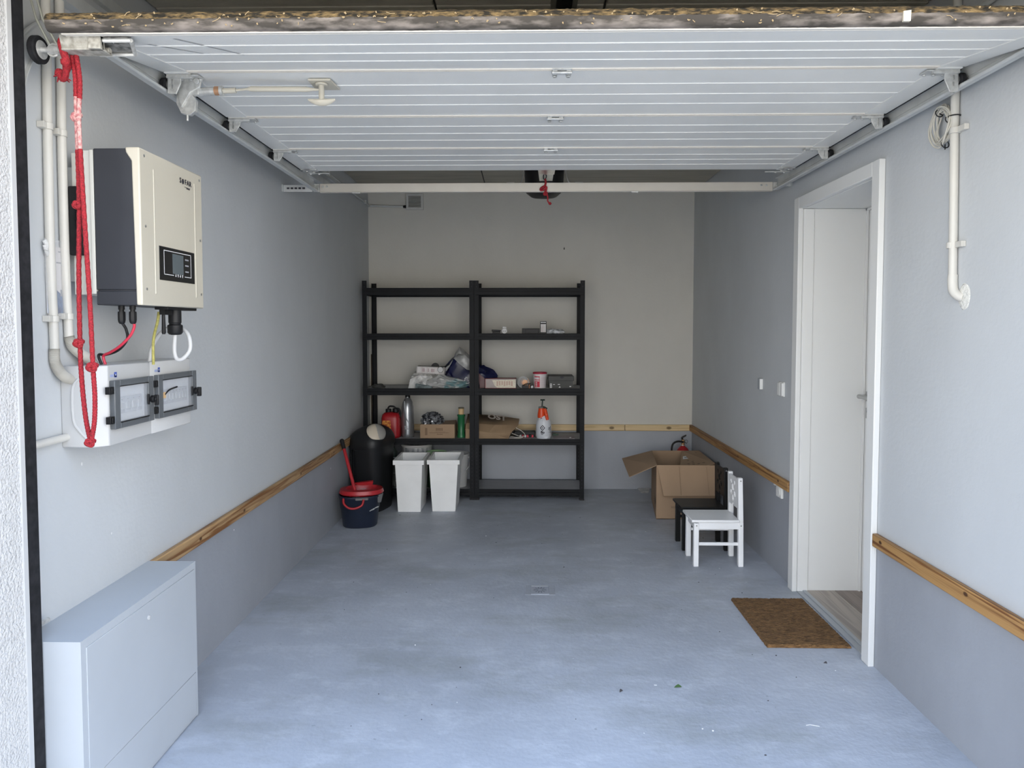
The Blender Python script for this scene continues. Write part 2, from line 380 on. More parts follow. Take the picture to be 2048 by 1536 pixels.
# ================================================================= THE SETTING
XL, XR, YB, ZC, YO = -1.37, 1.465, 6.36, 2.595, 1.88
struct('floor', M().box((XL-0.30, YO-0.35, -0.12), (XR+0.03, YB+0.15, 0)), FLOOR, 'blue grey painted concrete garage floor with worn pale patches')
struct('wall_left', M().box((XL-0.25, YO-0.03, 0), (XL, YB+0.2, ZC+0.2)), WSIDE, 'left garage wall, pale blue grey paint above the wooden rail, darker below')
struct('wall_back', M().box((XL, YB, 0), (XR, YB+0.2, ZC+0.2)), WBACK, 'back garage wall behind the shelving, warm grey above and blue grey below the rail')
DY0, DY1, DZ = 3.072, 3.87, 2.045
w = M()
w.box((XR, YO-0.03, 0), (XR+0.36, DY0-0.02, ZC+0.2)); w.box((XR, DY1+0.02, 0), (XR+0.36, YB+0.2, ZC+0.2)); w.box((XR, DY0-0.02, DZ+0.02), (XR+0.36, DY1+0.02, ZC+0.2))
struct('wall_right', w, WSIDE, 'right garage wall pierced by the white interior doorway')
# front wall (facade) with the opening
XOL, XOR = -1.300, 1.385
w = M(); w.box((-4.2, YO-0.36, -0.05), (XOL, YO-0.04, 3.15)); w.box((XOR, YO-0.36, -0.05), (4.2, YO-0.04, 3.15)); w.box((XOL, YO-0.36, 2.36), (XOR, YO-0.04, 3.15))
struct('wall_front', w, PIER, 'rough white rendered pier and lintel around the garage opening')
struct('trim_1', M().box((XOL-0.004, YO-0.052, 0), (XOL+0.004, YO-0.036, 2.36)), WPL, 'smooth white corner bead down the edge of the rendered pier')
w = M().box((XOL-0.03, YO-0.03, 0), (XOL+0.001, YO+0.012, 2.36)); w.box((XOR-0.001, YO-0.03, 0), (XOR+0.03, YO+0.012, 2.36))
struct('trim_2', w, RUB, 'dark rubber seal strip running up the side of the garage opening')
# ceiling of boards
ce = struct('ceiling', M().box((XL, YO-0.04, ZC+0.012), (XR, YB, ZC+0.20)), CEILG, 'grey brown ceiling boards above the raised garage door')
xs = [XL+0.002, -0.33, 0.29, XR-0.002]; ys = [YO-0.03, 2.70, 3.92, 5.14, YB-0.002]
proto = {}
for j in range(4):
    for i in range(3):
        a = M().box((xs[i]+0.004, ys[j]+0.004, ZC), (xs[i+1]-0.004, ys[j+1]-0.004, ZC+0.013)); obj('ceiling_board', a, CEIL, ce, bevel=0.004)
struct('trim_3', M().box((XL, YO+0.1, 2.37), (XL+0.035, 5.02, 2.41)).box((XL, YO+0.1, 2.455), (XL+0.02, 5.6, 2.49)), GALV, 'pale cable trunking along the top of the left wall')
struct('trim_4', M().cyl((XR-0.018, YO+0.1, 2.44), (XR-0.018, 4.6, 2.44), 0.012, seg=10).box((XR-0.035, 2.62, 2.42), (XR, 2.65, 2.46)), GALV, 'thin conduit high along the right wall above the track')
# wooden rails
kn = lambda x, ys_, z, r=0.0075: [(x, y, z, r) for y in ys_]
RT, RB_, RD = 0.573, 0.518, 0.024
woodL = wood_mat('left_rail_pine', (0.44, 0.28, 0.135), (0.20, 0.085, 0.025), 1, kn(XL+RD, (2.95, 3.42, 4.3, 5.05), 0.545))
woodR = wood_mat('right_rail_pine', (0.42, 0.235, 0.085), (0.17, 0.065, 0.018), 1, kn(XR-RD, (2.93, 2.36, 4.12, 4.9), 0.55))
woodB = wood_mat('back_rail_pine', (0.66, 0.50, 0.28), (0.42, 0.27, 0.11), 0, [(x, YB-RD, 0.545, 0.013) for x in (0.76, 1.26, -0.75)], grain=30, strength=0.5)
def rail(n, a, b, mt, lab): struct(n, M().box(a, b), mt, lab, bevel=0.005)
rail('trim_5', (XL, 2.58, RB_), (XL+RD, 4.95, RT), woodL, 'near length of knotty pine rail along the left wall')
rail('trim_6', (XL, 4.953, RB_), (XL+RD, YB-0.001, RT), woodL, 'far length of pine rail along the left wall behind the black bin')
rail('trim_7', (XL+RD, YB-RD, RB_), (0.875, YB, RT), woodB, 'pale pine rail across the back wall behind the shelves')
rail('trim_8', (0.878, YB-RD, RB_), (XR-RD, YB, RT), woodB, 'pale pine rail end with knots above the cardboard box')
rail('trim_9', (XR-RD, 3.965, RB_), (XR, YB-0.001, RT), woodR, 'pine rail on the right wall between back corner and doorway')
rail('trim_10', (XR-RD, YO+0.15, RB_-0.004), (XR, 3.001, RT-0.004), woodR, 'near knotty pine rail on the right wall before the doorway')
# yard outside and neighbouring surfaces that send light in
struct('floor_2', M().box((-14, -22, -0.16), (14, YO-0.35, -0.05)), PAVE, 'light paved yard in front of the garage')

# ---- interior doorway on the right
d = sroot('door_1', 'white interior doorway with deep lining and closed white leaf', (XR, 3.48, 0))
P = XR - 0.026
st = lambda n, m, mt, bevel=0.002, lab=None: obj(n, m, mt, d, lab, bevel=bevel)
st('casing', M().box((P, DY0-0.068, 0), (XR-0.0005, DY0-0.003, 2.108)), WHP, 0.003)
st('casing', M().box((P, DY1+0.003, 0), (XR-0.0005, DY1+0.068, 2.108)), WHP, 0.003)
st('casing', M().box((P, DY0-0.0025, DZ+0.003), (XR-0.0005, DY1+0.0025, 2.108)), WHP, 0.003)
XD = 1.800
st('lining', M().box((XR, DY1, 0), (XD, DY1+0.019, DZ)).box((XR, DY1-0.006, 0), (XR+0.055, DY1+0.001, DZ-0.001)), WHP)
st('lining', M().box((XR, DY0-0.019, 0), (XD, DY0, DZ)), WHP)
st('lining', M().box((XR, DY0-0.019, DZ+0.0005), (XD, DY1+0.019, DZ+0.018)), WHP)
st('door_stop', M().box((XD-0.012, DY1-0.012, 0), (XD, DY1, DZ)).box((XD-0.012, DY0, 0), (XD, DY0+0.012, DZ)).box((XD-0.012, DY0, DZ-0.012), (XD, DY1, DZ)), WHP, 0.001)
leaf = obj('door_leaf', M().box((XD+0.002, DY0-0.005, 0.012), (XD+0.042, DY1+0.005, DZ+0.005)), WHP, d, bevel=0.003)
hd = obj('door_handle', M().box((XD-0.006, DY1-0.085, 1.035), (XD+0.003, DY1-0.033, 1.087)).tube([(XD, DY1-0.06, 1.062), (XD-0.052, DY1-0.06, 1.062)], 0.010, 12).tube([(XD-0.052, DY1-0.055, 1.062), (XD-0.056, DY1-0.10, 1.064), (XD-0.052, DY1-0.18, 1.058)], [0.012, 0.011, 0.010], 10), STEEL, leaf, 'brushed steel lever handle on a square rose', bevel=0.001)
obj('lock_escutcheon', M().box((XD-0.006, DY1-0.085, 0.945), (XD+0.003, DY1-0.033, 1.0)).cyl((XD-0.010, DY1-0.059, 0.982), (XD-0.004, DY1-0.059, 0.982), 0.008, seg=12, m=1).box((XD-0.009, DY1-0.062, 0.955), (XD-0.004, DY1-0.056, 0.980), 1), [STEEL, INK], leaf, 'square steel lock plate', bevel=0.001)
st('threshold', M().box((XR-0.002, DY0, -0.002), (XR+0.030, DY1, 0.007)).box((XR+0.028, DY0, -0.002), (XR+0.048, DY1, 0.012)), ALU, 0.002, 'grey metal threshold strip')
px = [XR+0.048, XR+0.20, XR+0.40]
for i in range(2):
    obj('floor_plank', M().box((px[i]+0.001, DY0-0.1 if i else DY0, -0.02), (px[i+1]-0.001 if i == 0 else XD+0.1, DY1, 0.010)), OAK[i], d, bevel=0.001)
struct('wall_right_2', M().box((XD+0.06, 2.4, -0.1), (XD+0.10, 4.4, 2.7)), WHP, 'closing panel of the room behind the interior door leaf')

# ================================================================= SECTIONAL GARAGE DOOR
DX0, DX1, DZP = -1.172, 1.392, 2.25
gd = sroot('door_2', 'raised sectional garage door with pale ribbed panels, underside seen from below', (0.11, 1.87, 2.16))
def panel_profile(length, t=0.040, first=False, last=False):
    """cross-section (u along the panel, w up): ribbed underside, joint lips at both ends"""
    u = [0.0, 0.006, 0.010, 0.016]; wv = [0.004, 0.0, 0.0, 0.0]
    pts = [(0.0, 0.006), (0.006, 0.0)]
    for g in (0.140, 0.250, 0.360):
        g = g*length/0.5
        pts += [(g-0.0022, 0.0), (g-0.0008, -0.0022), (g+0.0008, -0.0022), (g+0.0022, 0.0)]
    pts += [(length-0.006, 0.0), (length, 0.006), (length, t), (0.0, t)]
    return pts
joints = [((1.872, 2.172), (2.365, DZP)), ((2.371, DZP), (2.874, DZP)), ((2.880, DZP), (3.383, DZP)), ((3.389, DZP), (3.868, DZP))]
pans = []
for k, (a, b) in enumerate(joints):
    A = Vector((0, a[0], a[1])); B = Vector((0, b[0], b[1])); L = (B-A).length; du = (B-A).normalized(); dw = Vector((0, -du.z, du.y))
    m = M(); prof = panel_profile(L)
    poly = [(A + du*u + dw*w_) for u, w_ in prof]
    m.prism([(p.y, p.z) for p in poly], DX0+0.075, DX1-0.075, 0)
    flat = [(0, 0), (L, 0), (L, 0.040), (0, 0.040)]; fp = [(A + du*u + dw*w_) for u, w_ in flat]
    for x0, x1 in ((DX0, DX0+0.0755), (DX1-0.0755, DX1)): m.prism([(p.y, p.z) for p in fp], x0, x1, 0)
    pn = obj('door_panel', m, DOORP, gd, smooth=20); pans.append(pn)
    for x0, x1 in ((DX0-0.002, DX0+0.078), (DX1-0.078, DX1+0.002)):
        e = [(A + du*u + dw*w_) for u, w_ in ((0.004, -0.0025), (L-0.004, -0.0025), (L-0.004, 0.0), (0.004, 0.0))]
        obj('end_plate', M().prism([(p.y, p.z) for p in e], x0, x1, 0), DOORC, pn)
    if k < 3:
        m = M(); 
        for q in (L-0.008, L+0.0035):
            e = [(A + du*u + dw*w_) for u, w_ in ((q, -0.004), (q+0.0045, -0.004), (q+0.0045, 0.006), (q, 0.006))]
            if q > L: e = [(B + Vector((0, 1, 0))*u + Vector((0, 0, 1))*w_) for u, w_ in ((0.0075, -0.004), (0.012, -0.004), (0.012, 0.006), (0.0075, 0.006))]
            m.prism([(p.y, p.z) for p in e], DX0+0.08, DX1-0.08, 0)
        obj('joint_lip', m, LIPM, pn)
# aluminium bottom rail + mossy rubber seal on the leading edge
A = Vector((0, 1.872, 2.172)); B = Vector((0, 2.365, DZP)); du = (B-A).normalized(); dw = Vector((0, -du.z, du.y))
m = M()
for u0, u1, w0, w1 in ((-0.012, 0.001, -0.004, 0.044), (0.006, 0.010, -0.004, 0.0)):
    e = [(A + du*u + dw*w_) for u, w_ in ((u0, w0), (u1, w0), (u1, w1), (u0, w1))]; m.prism([(p.y, p.z) for p in e], DX0-0.01, DX1+0.01, 0)
obj('bottom_rail', m, LIPM, gd, bevel=0.001)
m = M(); nx = 420; prof = [(0.0, -0.001), (-0.014, 0.001), (-0.020, 0.008), (-0.022, 0.016), (-0.022, 0.026), (-0.019, 0.034), (-0.012, 0.042), (-0.002, 0.046), (0.012, 0.047)]
vs = []; np_ = len(prof)
for i in range(nx+1):
    x = DX0-0.035 + (DX1-DX0+0.06)*i/nx
    for j, (u, w_) in enumerate(prof):
        n1 = noise.noise(Vector((x*40, j*1.3, 1))) + 0.6*noise.noise(Vector((x*120, j*2.1, 5)))
        k = 0.0035 if j >= 3 else 0.0010
        p = A + du*(u - 0.012 - abs(n1)*k) + dw*(w_ + n1*k*0.7); vs.append((x, p.y, p.z))
fs = [(i*np_+j, (i+1)*np_+j, (i+1)*np_+j+1, i*np_+j+1) for i in range(nx) for j in range(np_-1)]
mi = [1 if j < 4 else 0 for i in range(nx) for j in range(np_-1)]
m.add(vs, fs + [tuple(range(np_)), tuple(nx*np_+j for j in range(np_-1, -1, -1))]); m.mi = mi + [0, 0]
sl = obj('bottom_seal', m, [MOSS, MOSSD], gd, 'rubber bottom seal covered in brown moss and dirt', smooth=60)
m = M()
for i in range(120):
    x = random.uniform(DX0, DX1); w_ = random.uniform(0.006, 0.038); c = A + du*(-0.037 + (0.004 if w_ > 0.034 or w_ < 0.012 else 0)) + dw*w_; c.x = x
    l = random.choice((0.003, 0.004, 0.006, 0.022)); a = random.uniform(0, pi)
    e = Vector((cos(a)*l, random.uniform(-0.002, 0.001), sin(a)*l*0.45)); mid = c + e*0.5 + Vector((0, -0.002, random.uniform(-0.003, 0.003)))
    m.tube([c, mid, c+e], 0.0008 if l > 0.01 else random.uniform(0.0010, 0.0022), 5)
obj('moss_bits', m, STRAW, sl, 'straw and crumbs caught in the moss', kind='stuff')
tape = [A + du*(-0.036) + dw*k for k in (0.006, 0.030)]
obj('tape_tag', M().hexa([(0.928, tape[0].y-0.003, tape[0].z), (0.945, tape[0].y-0.004, tape[0].z), (0.945, tape[0].y+0.004, tape[0].z), (0.928, tape[0].y+0.004, tape[0].z), (0.926, tape[1].y-0.003, tape[1].z-0.001), (0.944, tape[1].y-0.004, tape[1].z+0.001), (0.944, tape[1].y+0.004, tape[1].z+0.001), (0.926, tape[1].y+0.004, tape[1].z-0.001)]), IVR, gd, 'small cream tag stuck on the bottom seal')
for (x0_, y0_, x1_, y1_) in ((-0.93, 1.93, -0.82, 2.13), (-1.03, 1.99, -0.93, 2.11)):
    q0 = A + du*((y0_-1.872)/du.y) - dw*0.0012; q1 = A + du*((y1_-1.872)/du.y) - dw*0.0012
    obj('scuff_mark', M().add([(x0_, q0.y, q0.z), (x0_+0.010, q0.y, q0.z), (x1_+0.006, q1.y, q1.z), (x1_, q1.y, q1.z)], [(0,1,2,3)]), mat('grey_scuff', (0.42, 0.43, 0.44), 0.7) if not bpy.data.materials.get('grey_scuff') else bpy.data.materials['grey_scuff'], pans[0], 'long grey scuff on the near door panel')
# hinges and roller brackets
def small_hinge(x, y):
    z = DZP
    m = M(); m.box((x-0.032, y-0.024, z-0.006), (x+0.032, y-0.008, z-0.002)); m.box((x-0.032, y+0.008, z-0.006), (x+0.032, y+0.022, z-0.002))
    m.tube([(x-0.032, y-0.012, z-0.012), (x+0.032, y-0.012, z-0.012)], 0.0045, 8)
    m.box((x-0.030, y-0.014, z-0.010), (x-0.014, y+0.030, z-0.004)); m.box((x+0.014, y-0.014, z-0.010), (x+0.030, y+0.030, z-0.004))
    for sx in (-0.022, 0.022):
        m.lathe([(0.007, 0), (0.007, 0.003), (0.003, 0.005)], (x+sx, y+0.024, z-0.015), 8)
    return m
for y in (2.38, 2.895, 3.40): obj('hinge', small_hinge(0.118, y), HWARE, gd, bevel=0.001)
wheel_prof = [(0.006, -0.009), (0.019, -0.009), (0.023, -0.006), (0.023, 0.006), (0.019, 0.009), (0.006, 0.009)]
def roller(m, x, y, z, sx, plate=True):
    m.lathe(wheel_prof, (x, y, z), 20, axis='x', m=1)
    m.lathe([(0.012, -0.0095), (0.014, -0.011), (0.006, -0.012)], (x - sx*0.0, y, z), 14, axis='x', m=0)
    m.tube([(x, y, z), (x - sx*(-1)*0.075, y, z)], 0.005, 10, m=0)
def bracket(side, y, big=0.06):
    sx = -1 if side == 'L' else 1
    xe = DX0 if side == 'L' else DX1
    z = DZP - 0.003
    m = M()
    # foot plate with bolts
    xa = xe; xb = xe - sx*0.105
    m.box((xa, y-0.008, z-0.004), (xb, y+0.038, z)); m.box((xe, y-0.010, z-0.012), (xe - sx*0.085, y+0.002, z-0.003))
    for k in (0.035, 0.065, 0.095):
        m.lathe([(0.006, 0), (0.006, 0.004), (0.002, 0.005)], (xe - sx*k, y+0.028, z-0.009), 8)
    # hanging cheek, tapering downwards
    xc = xe + sx*0.0
    m.prism([(xc - sx*0.045, z-0.003), (xc, z-0.003), (xc - sx*0.003, z-big*1.0), (xc - sx*0.028, z-big*1.0), (xc-sx*0.044, z-big*0.45)], y-0.002, y+0.004, 1)
    m.box((xc, y-0.002, z-big*0.98), (xc - sx*0.004, y+0.036, z-0.003))
    for k in (0.3, 0.6): m.box((xc - sx*0.016, y-0.005, z-big*k-0.010), (xc - sx*0.020, y-0.001, z-big*k+0.004), 2)
    o = obj('roller_bracket', m, [HWARE, RUB, STEEL], gd, bevel=0.001)
    r = M(); xr = xe + sx*0.014
    r.lathe(wheel_prof, (xr, y+0.012, z-0.028), 20, axis='x', m=1); r.tube([(xr + sx*0.011, y+0.012, z-0.028), (xe - sx*0.02, y+0.012, z-0.028)], 0.005, 10, m=0)
    r.lathe([(0.005, -0.011), (0.013, -0.011), (0.013, 0.011), (0.005, 0.011)], (xr, y+0.012, z-0.028), 12, axis='x', m=0)
    obj('roller', r, [STEEL, RUB], o, 'black roller running in the track')
for y, b in ((2.395, 0.060), (2.89, 0.052), (3.40, 0.050)): bracket('L', y, b); bracket('R', y, b + (0.008 if y < 2.5 else 0))
for sx, xe in ((-1, DX0), (1, DX1)):    # top (rear) brackets
    m = M(); m.box((xe, 3.80, DZP-0.008), (xe - sx*0.085, 3.816, DZP-0.003)); m.box((xe, 3.88, DZP-0.010), (xe - sx*0.13, 3.892, DZP-0.006)); m.box((xe-sx*0.02, 3.80, DZP-0.007), (xe-sx*0.05, 3.89, DZP-0.003))
    for a, b in ((0.03, 3.815), (0.06, 3.84), (0.075, 3.885), (0.03, 3.885)): m.lathe([(0.007, 0), (0.007, 0.005), (0.002, 0.006)], (xe - sx*a, b, DZP-0.015), 8)
    obj('top_bracket', m, HWARE, gd, bevel=0.001)
# bottom corner bracket, roller and step plate (left)
m = M(); m.hexa([(-1.203, 1.895, 2.142), (-1.095, 1.895, 2.142), (-1.095, 1.905, 2.142), (-1.203, 1.905, 2.142), (-1.203, 1.883, 2.176), (-1.095, 1.883, 2.176), (-1.095, 1.905, 2.176), (-1.203, 1.905, 2.176)])
m.tube([(-1.215, 1.93, 2.150), (-1.095, 1.93, 2.150)], 0.009, 12); m.box((-1.203, 1.893, 2.14), (-1.095, 1.94, 2.146)); m.box((-1.128, 1.885, 2.14), (-1.095, 1.90, 2.178))
obj('bottom_bracket', m, mat('dirty_galvanised', (0.34, 0.32, 0.27), 0.6, metal=0.2, col2=(0.50, 0.48, 0.43), var=0.2, scale=60), gd, bevel=0.0015)
m = M(); m.tube([(-1.30, 1.945, 2.160), (-1.19, 1.935, 2.153)], 0.007, 12); m.tube([(-1.262, 1.943, 2.158), (-1.235, 1.941, 2.157)], 0.012, 12)
m.lathe([(0.006, -0.010), (0.024, -0.010), (0.024, 0.010), (0.006, 0.010)], (-1.297, 1.945, 2.160), 24, axis='x'); m.lathe([(0.0, -0.012), (0.019, -0.012), (0.022, -0.009)], (-1.297, 1.945, 2.160), 20, axis='x')
m.lathe([(0.024, -0.0095), (0.033, -0.0095), (0.036, -0.006), (0.036, 0.006), (0.033, 0.0095), (0.024, 0.0095)], (-1.297, 1.945, 2.160), 28, axis='x', m=1)
m.tube([(-1.255 + 0.016*cos(a), 1.943, 2.158 + 0.016*sin(a)) for a in [k*pi/6 for k in range(12)]], 0.003, 6, closed=True)
obj('bottom_roller', m, [HWARE, RUB], gd, 'large ribbed black roller on a shaft at the lower corner')
m = M(); zz = 2.176
p0 = [(-1.122, 1.897, 2.172), (-1.022, 1.897, 2.172), (-1.050, 1.970, 2.163), (-1.145, 1.970, 2.163)]
for a, b in ((0, 1), (1, 2), (2, 3), (3, 0)): m.tube([Vector(p0[a]) + Vector((0, 0, -0.008)), Vector(p0[b]) + Vector((0, 0, -0.008))], 0.0055, 8)
m.hexa([Vector(p) + Vector((0, 0, -0.003)) for p in p0] + [Vector(p) + Vector((0, 0, 0.001)) for p in p0], 1)
m.tube([(-1.075, 1.905, 2.168), (-1.100, 1.97, 2.176)], 0.004, 6)
obj('step_plate', m, [HWARE, mat('grimy_recess', (0.30, 0.29, 0.27), 0.6, col2=(0.06, 0.06, 0.055), var=0.2, scale=38, lo=0.45, hi=0.6)], gd, 'grimy recessed foot plate at the lower left corner', bevel=0)
# lock: latch case at the edge, rod, mounting plate and crescent handle
m = M(); z = DZP - 0.004
m.box((-1.150, 2.425, z-0.052), (-1.085, 2.448, z)); m.prism([(-1.158, z-0.040), (-1.118, z-0.030), (-1.095, z-0.072), (-1.098, z-0.105), (-1.115, z-0.118), (-1.145, z-0.112), (-1.160, z-0.080)], 2.428, 2.446, 1)
m.prism([(-1.150, z-0.002), (-1.070, z-0.002), (-1.078, z-0.03), (-1.11, z-0.045), (-1.14, z-0.095), (-1.15, z-0.06)], 2.420, 2.430, 1)
m.tube([(-1.105, 2.440, z-0.040), (-1.020, 2.440, z-0.036)], 0.014, 14); m.tube([(-1.018, 2.440, z-0.036), (-1.008, 2.440, z-0.036)], 0.017, 14); m.tube([(-1.035, 2.440, z-0.036), (-1.018, 2.440, z-0.036)], 0.015, 14, m=1)
m.tube([(-1.128, 2.437, z-0.11), (-1.128, 2.437, z-0.135)], 0.004, 6); m.lathe([(0.010, -0.004), (0.010, 0.004), (0.004, 0.007)], (-1.085, 2.415, z-0.012), 10, axis='y')
lk = obj('latch', m, [HWARE, COPP], gd, 'galvanised edge latch with cylindrical guide', bevel=0.001)
m = M(); m.tube([(-1.008, 2.440, z-0.036), (-0.965, 2.442, z-0.034)], 0.009, 10); m.tube([(-0.965, 2.442, z-0.034), (-0.93, 2.443, z-0.030), (-0.915, 2.444, z-0.029), (-0.735, 2.46, z-0.026), (-0.72, 2.462, z-0.026), (-0.69, 2.466, z-0.026)], [0.004, 0.004, 0.009, 0.009, 0.006, 0.003], 10)
obj('lock_rod', m, IVR, gd, 'cream rod linking handle to latch')
m = M(); m.hexa([(-0.722, 2.437, z-0.005), (-0.648, 2.437, z-0.005), (-0.640, 2.535, z-0.005), (-0.722, 2.535, z-0.005), (-0.722, 2.437, z+0.001), (-0.648, 2.437, z+0.001), (-0.640, 2.535, z+0.001), (-0.722, 2.535, z+0.001)])
m.lathe([(0.020, 0), (0.021, 0.006), (0.018, 0.008)], (-0.685, 2.466, z-0.013), 16); m.tube([(-0.685, 2.466, z-0.01), (-0.685, 2.466, z-0.060)], 0.0095, 14)
hp = []
for i in range(13):
    t = i/12*2-1; hp.append((-0.685 + 0.046*t, 2.466, z-0.068 + 0.010*t*t))
m.tube(hp, [0.002+0.0065*(1-abs(i/6-1)**2) for i in range(13)], 10, flat=1.5)
obj('door_handle', m, IVR, gd, 'cream crescent grip on a short stem')
# side seals between panel and track
for n_, sx, xe in (('L', -1, DX0), ('R', 1, DX1)):
    obj('side_seal', M().box((xe + sx*0.003, 2.40, DZP-0.001), (xe + sx*0.012, 3.86, DZP+0.004)), RUB, gd, 'black rubber edge seal')

# tracks
def track(side):
    sx = -1 if side == 'L' else 1
    xo = (DX0 if side == 'L' else DX1) + sx*0.030      # web face
    lab = ('galvanised horizontal door track and curved lower track on the left wall side', 'galvanised horizontal door track along the right wall above the doorway')[side == 'R']
    t = thing('door_track', lab, 'track', (xo, 3.0, 2.19), 'horizontal tracks of the garage door')
    m = M(); y0 = 1.985 if side == 'L' else 1.93; y1 = 4.15
    z0, z1 = 2.196, 2.262
    m.box((xo, y0, z0), (xo + sx*0.002, y1, z1)); m.box((xo, y0, z1-0.002), (xo - sx*0.016, y1, z1)); 
    m.box((xo, y0, z0), (xo - sx*0.022, y1, z0+0.002)); m.tube([(xo - sx*0.021, y0, z0+0.003), (xo - sx*0.021, y1, z0+0.003)], 0.006, 10)
    m.box((xo-sx*0.0, y0, z0+0.030), (xo - sx*0.003, y1, z0+0.034))
    obj('track_channel', m, GALV, t, bevel=0.0006)
    m = M(); m.box((xo + sx*0.002, 2.3, z1-0.03), (xo + sx*0.030, y1-0.05, z1+0.004)) 
    obj('stiffening_angle', m, GALV, t)
    return t, xo
tl, xo = track('L')
# curved lower track (left), vertical leg behind the seal
m = M(); cy, cz = 2.183, 1.99; n = 16; xa, xb = -1.338, -1.325
def arc(r): return [(cy - r*cos(a), cz + r*sin(a)) for a in [k/n*pi*0.5*0.92 for k in range(n+1)]]
def strip(m, r0, r1, xx0, xx1):
    A_ = [(cy-r0, 0.62)] + arc(r0); B_ = [(cy-r1, 0.62)] + arc(r1)
    for i in range(len(A_)-1):
        p = [A_[i], A_[i+1], B_[i+1], B_[i]]
        m.add([(xx0, a, b) for a, b in p] + [(xx1, a, b) for a, b in p], [(3,2,1,0), (4,5,6,7), (0,1,5,4), (1,2,6,5), (2,3,7,6), (3,0,4,7)])
strip(m, 0.262, 0.325, xa, xa+0.002); strip(m, 0.262, 0.2645, xa, xa+0.013); strip(m, 0.3225, 0.325, xa, xa+0.013)
obj('curved_track', m, GALV, tl, 'curved track section bending down beside the opening')
m = M().tube([(xo+0.021, 2.03, 2.199), (xo+0.021, 1.96, 2.193), (xo+0.022, 1.945, 2.187)], [0.007, 0.010, 0.012], 12)
m.tube([(xo+0.03 + 0.020*cos(a), 2.0 + 0.03*cos(a), 2.19 + 0.016*sin(a)) for a in [k*pi/8 for k in range(16)]], 0.0012, 5, closed=True, m=1)
obj('track_end', m, [GALV, RUB], tl, 'flared track mouth with a wire tie')
m = M().box((XL+0.001, 4.095, 2.188), (XL+0.006, 4.125, 2.226)); m.box((XL+0.001, 4.112, 2.188), (xo+0.0, 4.116, 2.226))
for k in range(5): m.box((XL+0.025+k*0.022, 4.108, 2.203), (XL+0.039+k*0.022, 4.1125, 2.212), 1)
obj('perforated_bracket', m, [GALV, INK], tl, 'perforated angle fixing the track to the wall')
tr, xr_ = track('R')
obj('perforated_bracket', M().box((xr_, 4.06, 2.20), (XR-0.001, 4.066, 2.235)).box((XR-0.004, 4.04, 2.20), (XR-0.001, 4.07, 2.235)), GALV, tr)
# rear cross bar
cb = thing('cross_bar', 'long cream steel bar joining the rear ends of both tracks', 'bar', (0.11, 4.16, 2.19))
obj('bar', M().box((-1.170, 4.152, 2.192), (1.395, 4.175, 2.242)).box((-1.170, 4.150, 2.191), (1.395, 4.178, 2.196)), mat('cream_painted_bar', (0.66, 0.62, 0.55), 0.4, metal=0.2, var=0.04, scale=5), cb, bevel=0.002)
for a, b in ((-1.205, -1.172), (1.397, 1.420)):
    m = M(); m.box((a, 4.151, 2.194), (b, 4.156, 2.240)); obj('end_fitting', m, HWARE, cb, bevel=0.0008)
for x, zz in ((-1.197, 2.208), (-1.181, 2.226), (1.404, 2.208), (1.414, 2.226), (-1.152, 2.224), (-1.13, 2.224), (1.33, 2.224), (1.36, 2.224)):
    obj('rivet', M().lathe([(0.003, -0.003), (0.006, 0.0)], (x, 4.151, zz), 10, axis='y'), HWARE, cb)
for zz in (2.210, 2.217): obj('slot', M().box((0.112, 4.150, zz), (0.124, 4.152, zz+0.003)), INK, cb)
for a, b in ((-0.985, -0.940), (0.60, 0.64)): obj('lower_clip', M().box((a, 4.151, 2.186), (b, 4.17, 2.191)), HWARE, cb)

# garage door opener: rail, motor head, arm, release cord
op = thing('door_opener', 'black garage door opener head hung behind the cross bar on a ceiling rail', 'motor', (0.115, 4.3, 2.2))
m = M(); m.box((0.083, YO+0.0, 2.445), (0.098, 4.2, 2.455)); m.box((0.150, YO, 2.445), (0.165, 4.2, 2.455)); m.box((0.083, YO, 2.45), (0.087, 4.2, 2.485)); m.box((0.161, YO, 2.45), (0.165, 4.2, 2.485)); m.box((0.085, YO, 2.478), (0.163, 4.2, 2.482), 1)
obj('ceiling_rail', m, [mat('dark_bronze_rail', (0.08, 0.075, 0.06), 0.5, metal=0.3), BLK], op)
m = M(); prof = [(0.0, 0.0), (0.045, 0.004), (0.085, 0.018), (0.114, 0.045), (0.120, 0.16), (0.110, 0.21), (0.06, 0.225), (0, 0.226)]
m.lathe(prof, (0.115, 4.46, 2.216), 32, sx=1.0, sy=1.9, power=3.2)
obj('motor_housing', m, BLK, op)
for s_ in (-1, 1):
    m = M(); cx = 0.115 + s_*0.123
    m.tube([(cx, 4.30, 2.33), (cx + s_*0.016, 4.30, 2.275), (cx + s_*0.026, 4.30, 2.268), (cx + s_*0.10, 4.30, 2.268)], 0.0035, 8); m.box((cx + s_*0.055, 4.28, 2.2665), (cx + s_*0.10, 4.33, 2.271))
    m.box((cx-0.003, 4.3, 2.33), (cx+0.003, 4.33, ZC))
    obj('hanging_bracket', m, STEEL, op)
m = M(); m.prism([(0.072, 2.335), (0.168, 2.335), (0.156, 2.262), (0.082, 2.262)], 4.20, 4.21, 1); m.box((0.062, 4.02, 2.325), (0.178, 4.21, 2.333)); m.tube([(0.10, 4.19, 2.32), (0.105, 4.185, 2.30)], 0.004, 6); m.tube([(0.135, 4.19, 2.325), (0.138, 4.185, 2.30)], 0.004, 6)
m.box((0.075, 3.87, 2.262), (0.16, 4.03, 2.268)); m.box((0.10, 3.95, 2.265), (0.135, 4.03, 2.33))
obj('drive_plate', m, ZINC, op, 'bright zinc drive plate and arm', bevel=0.001)
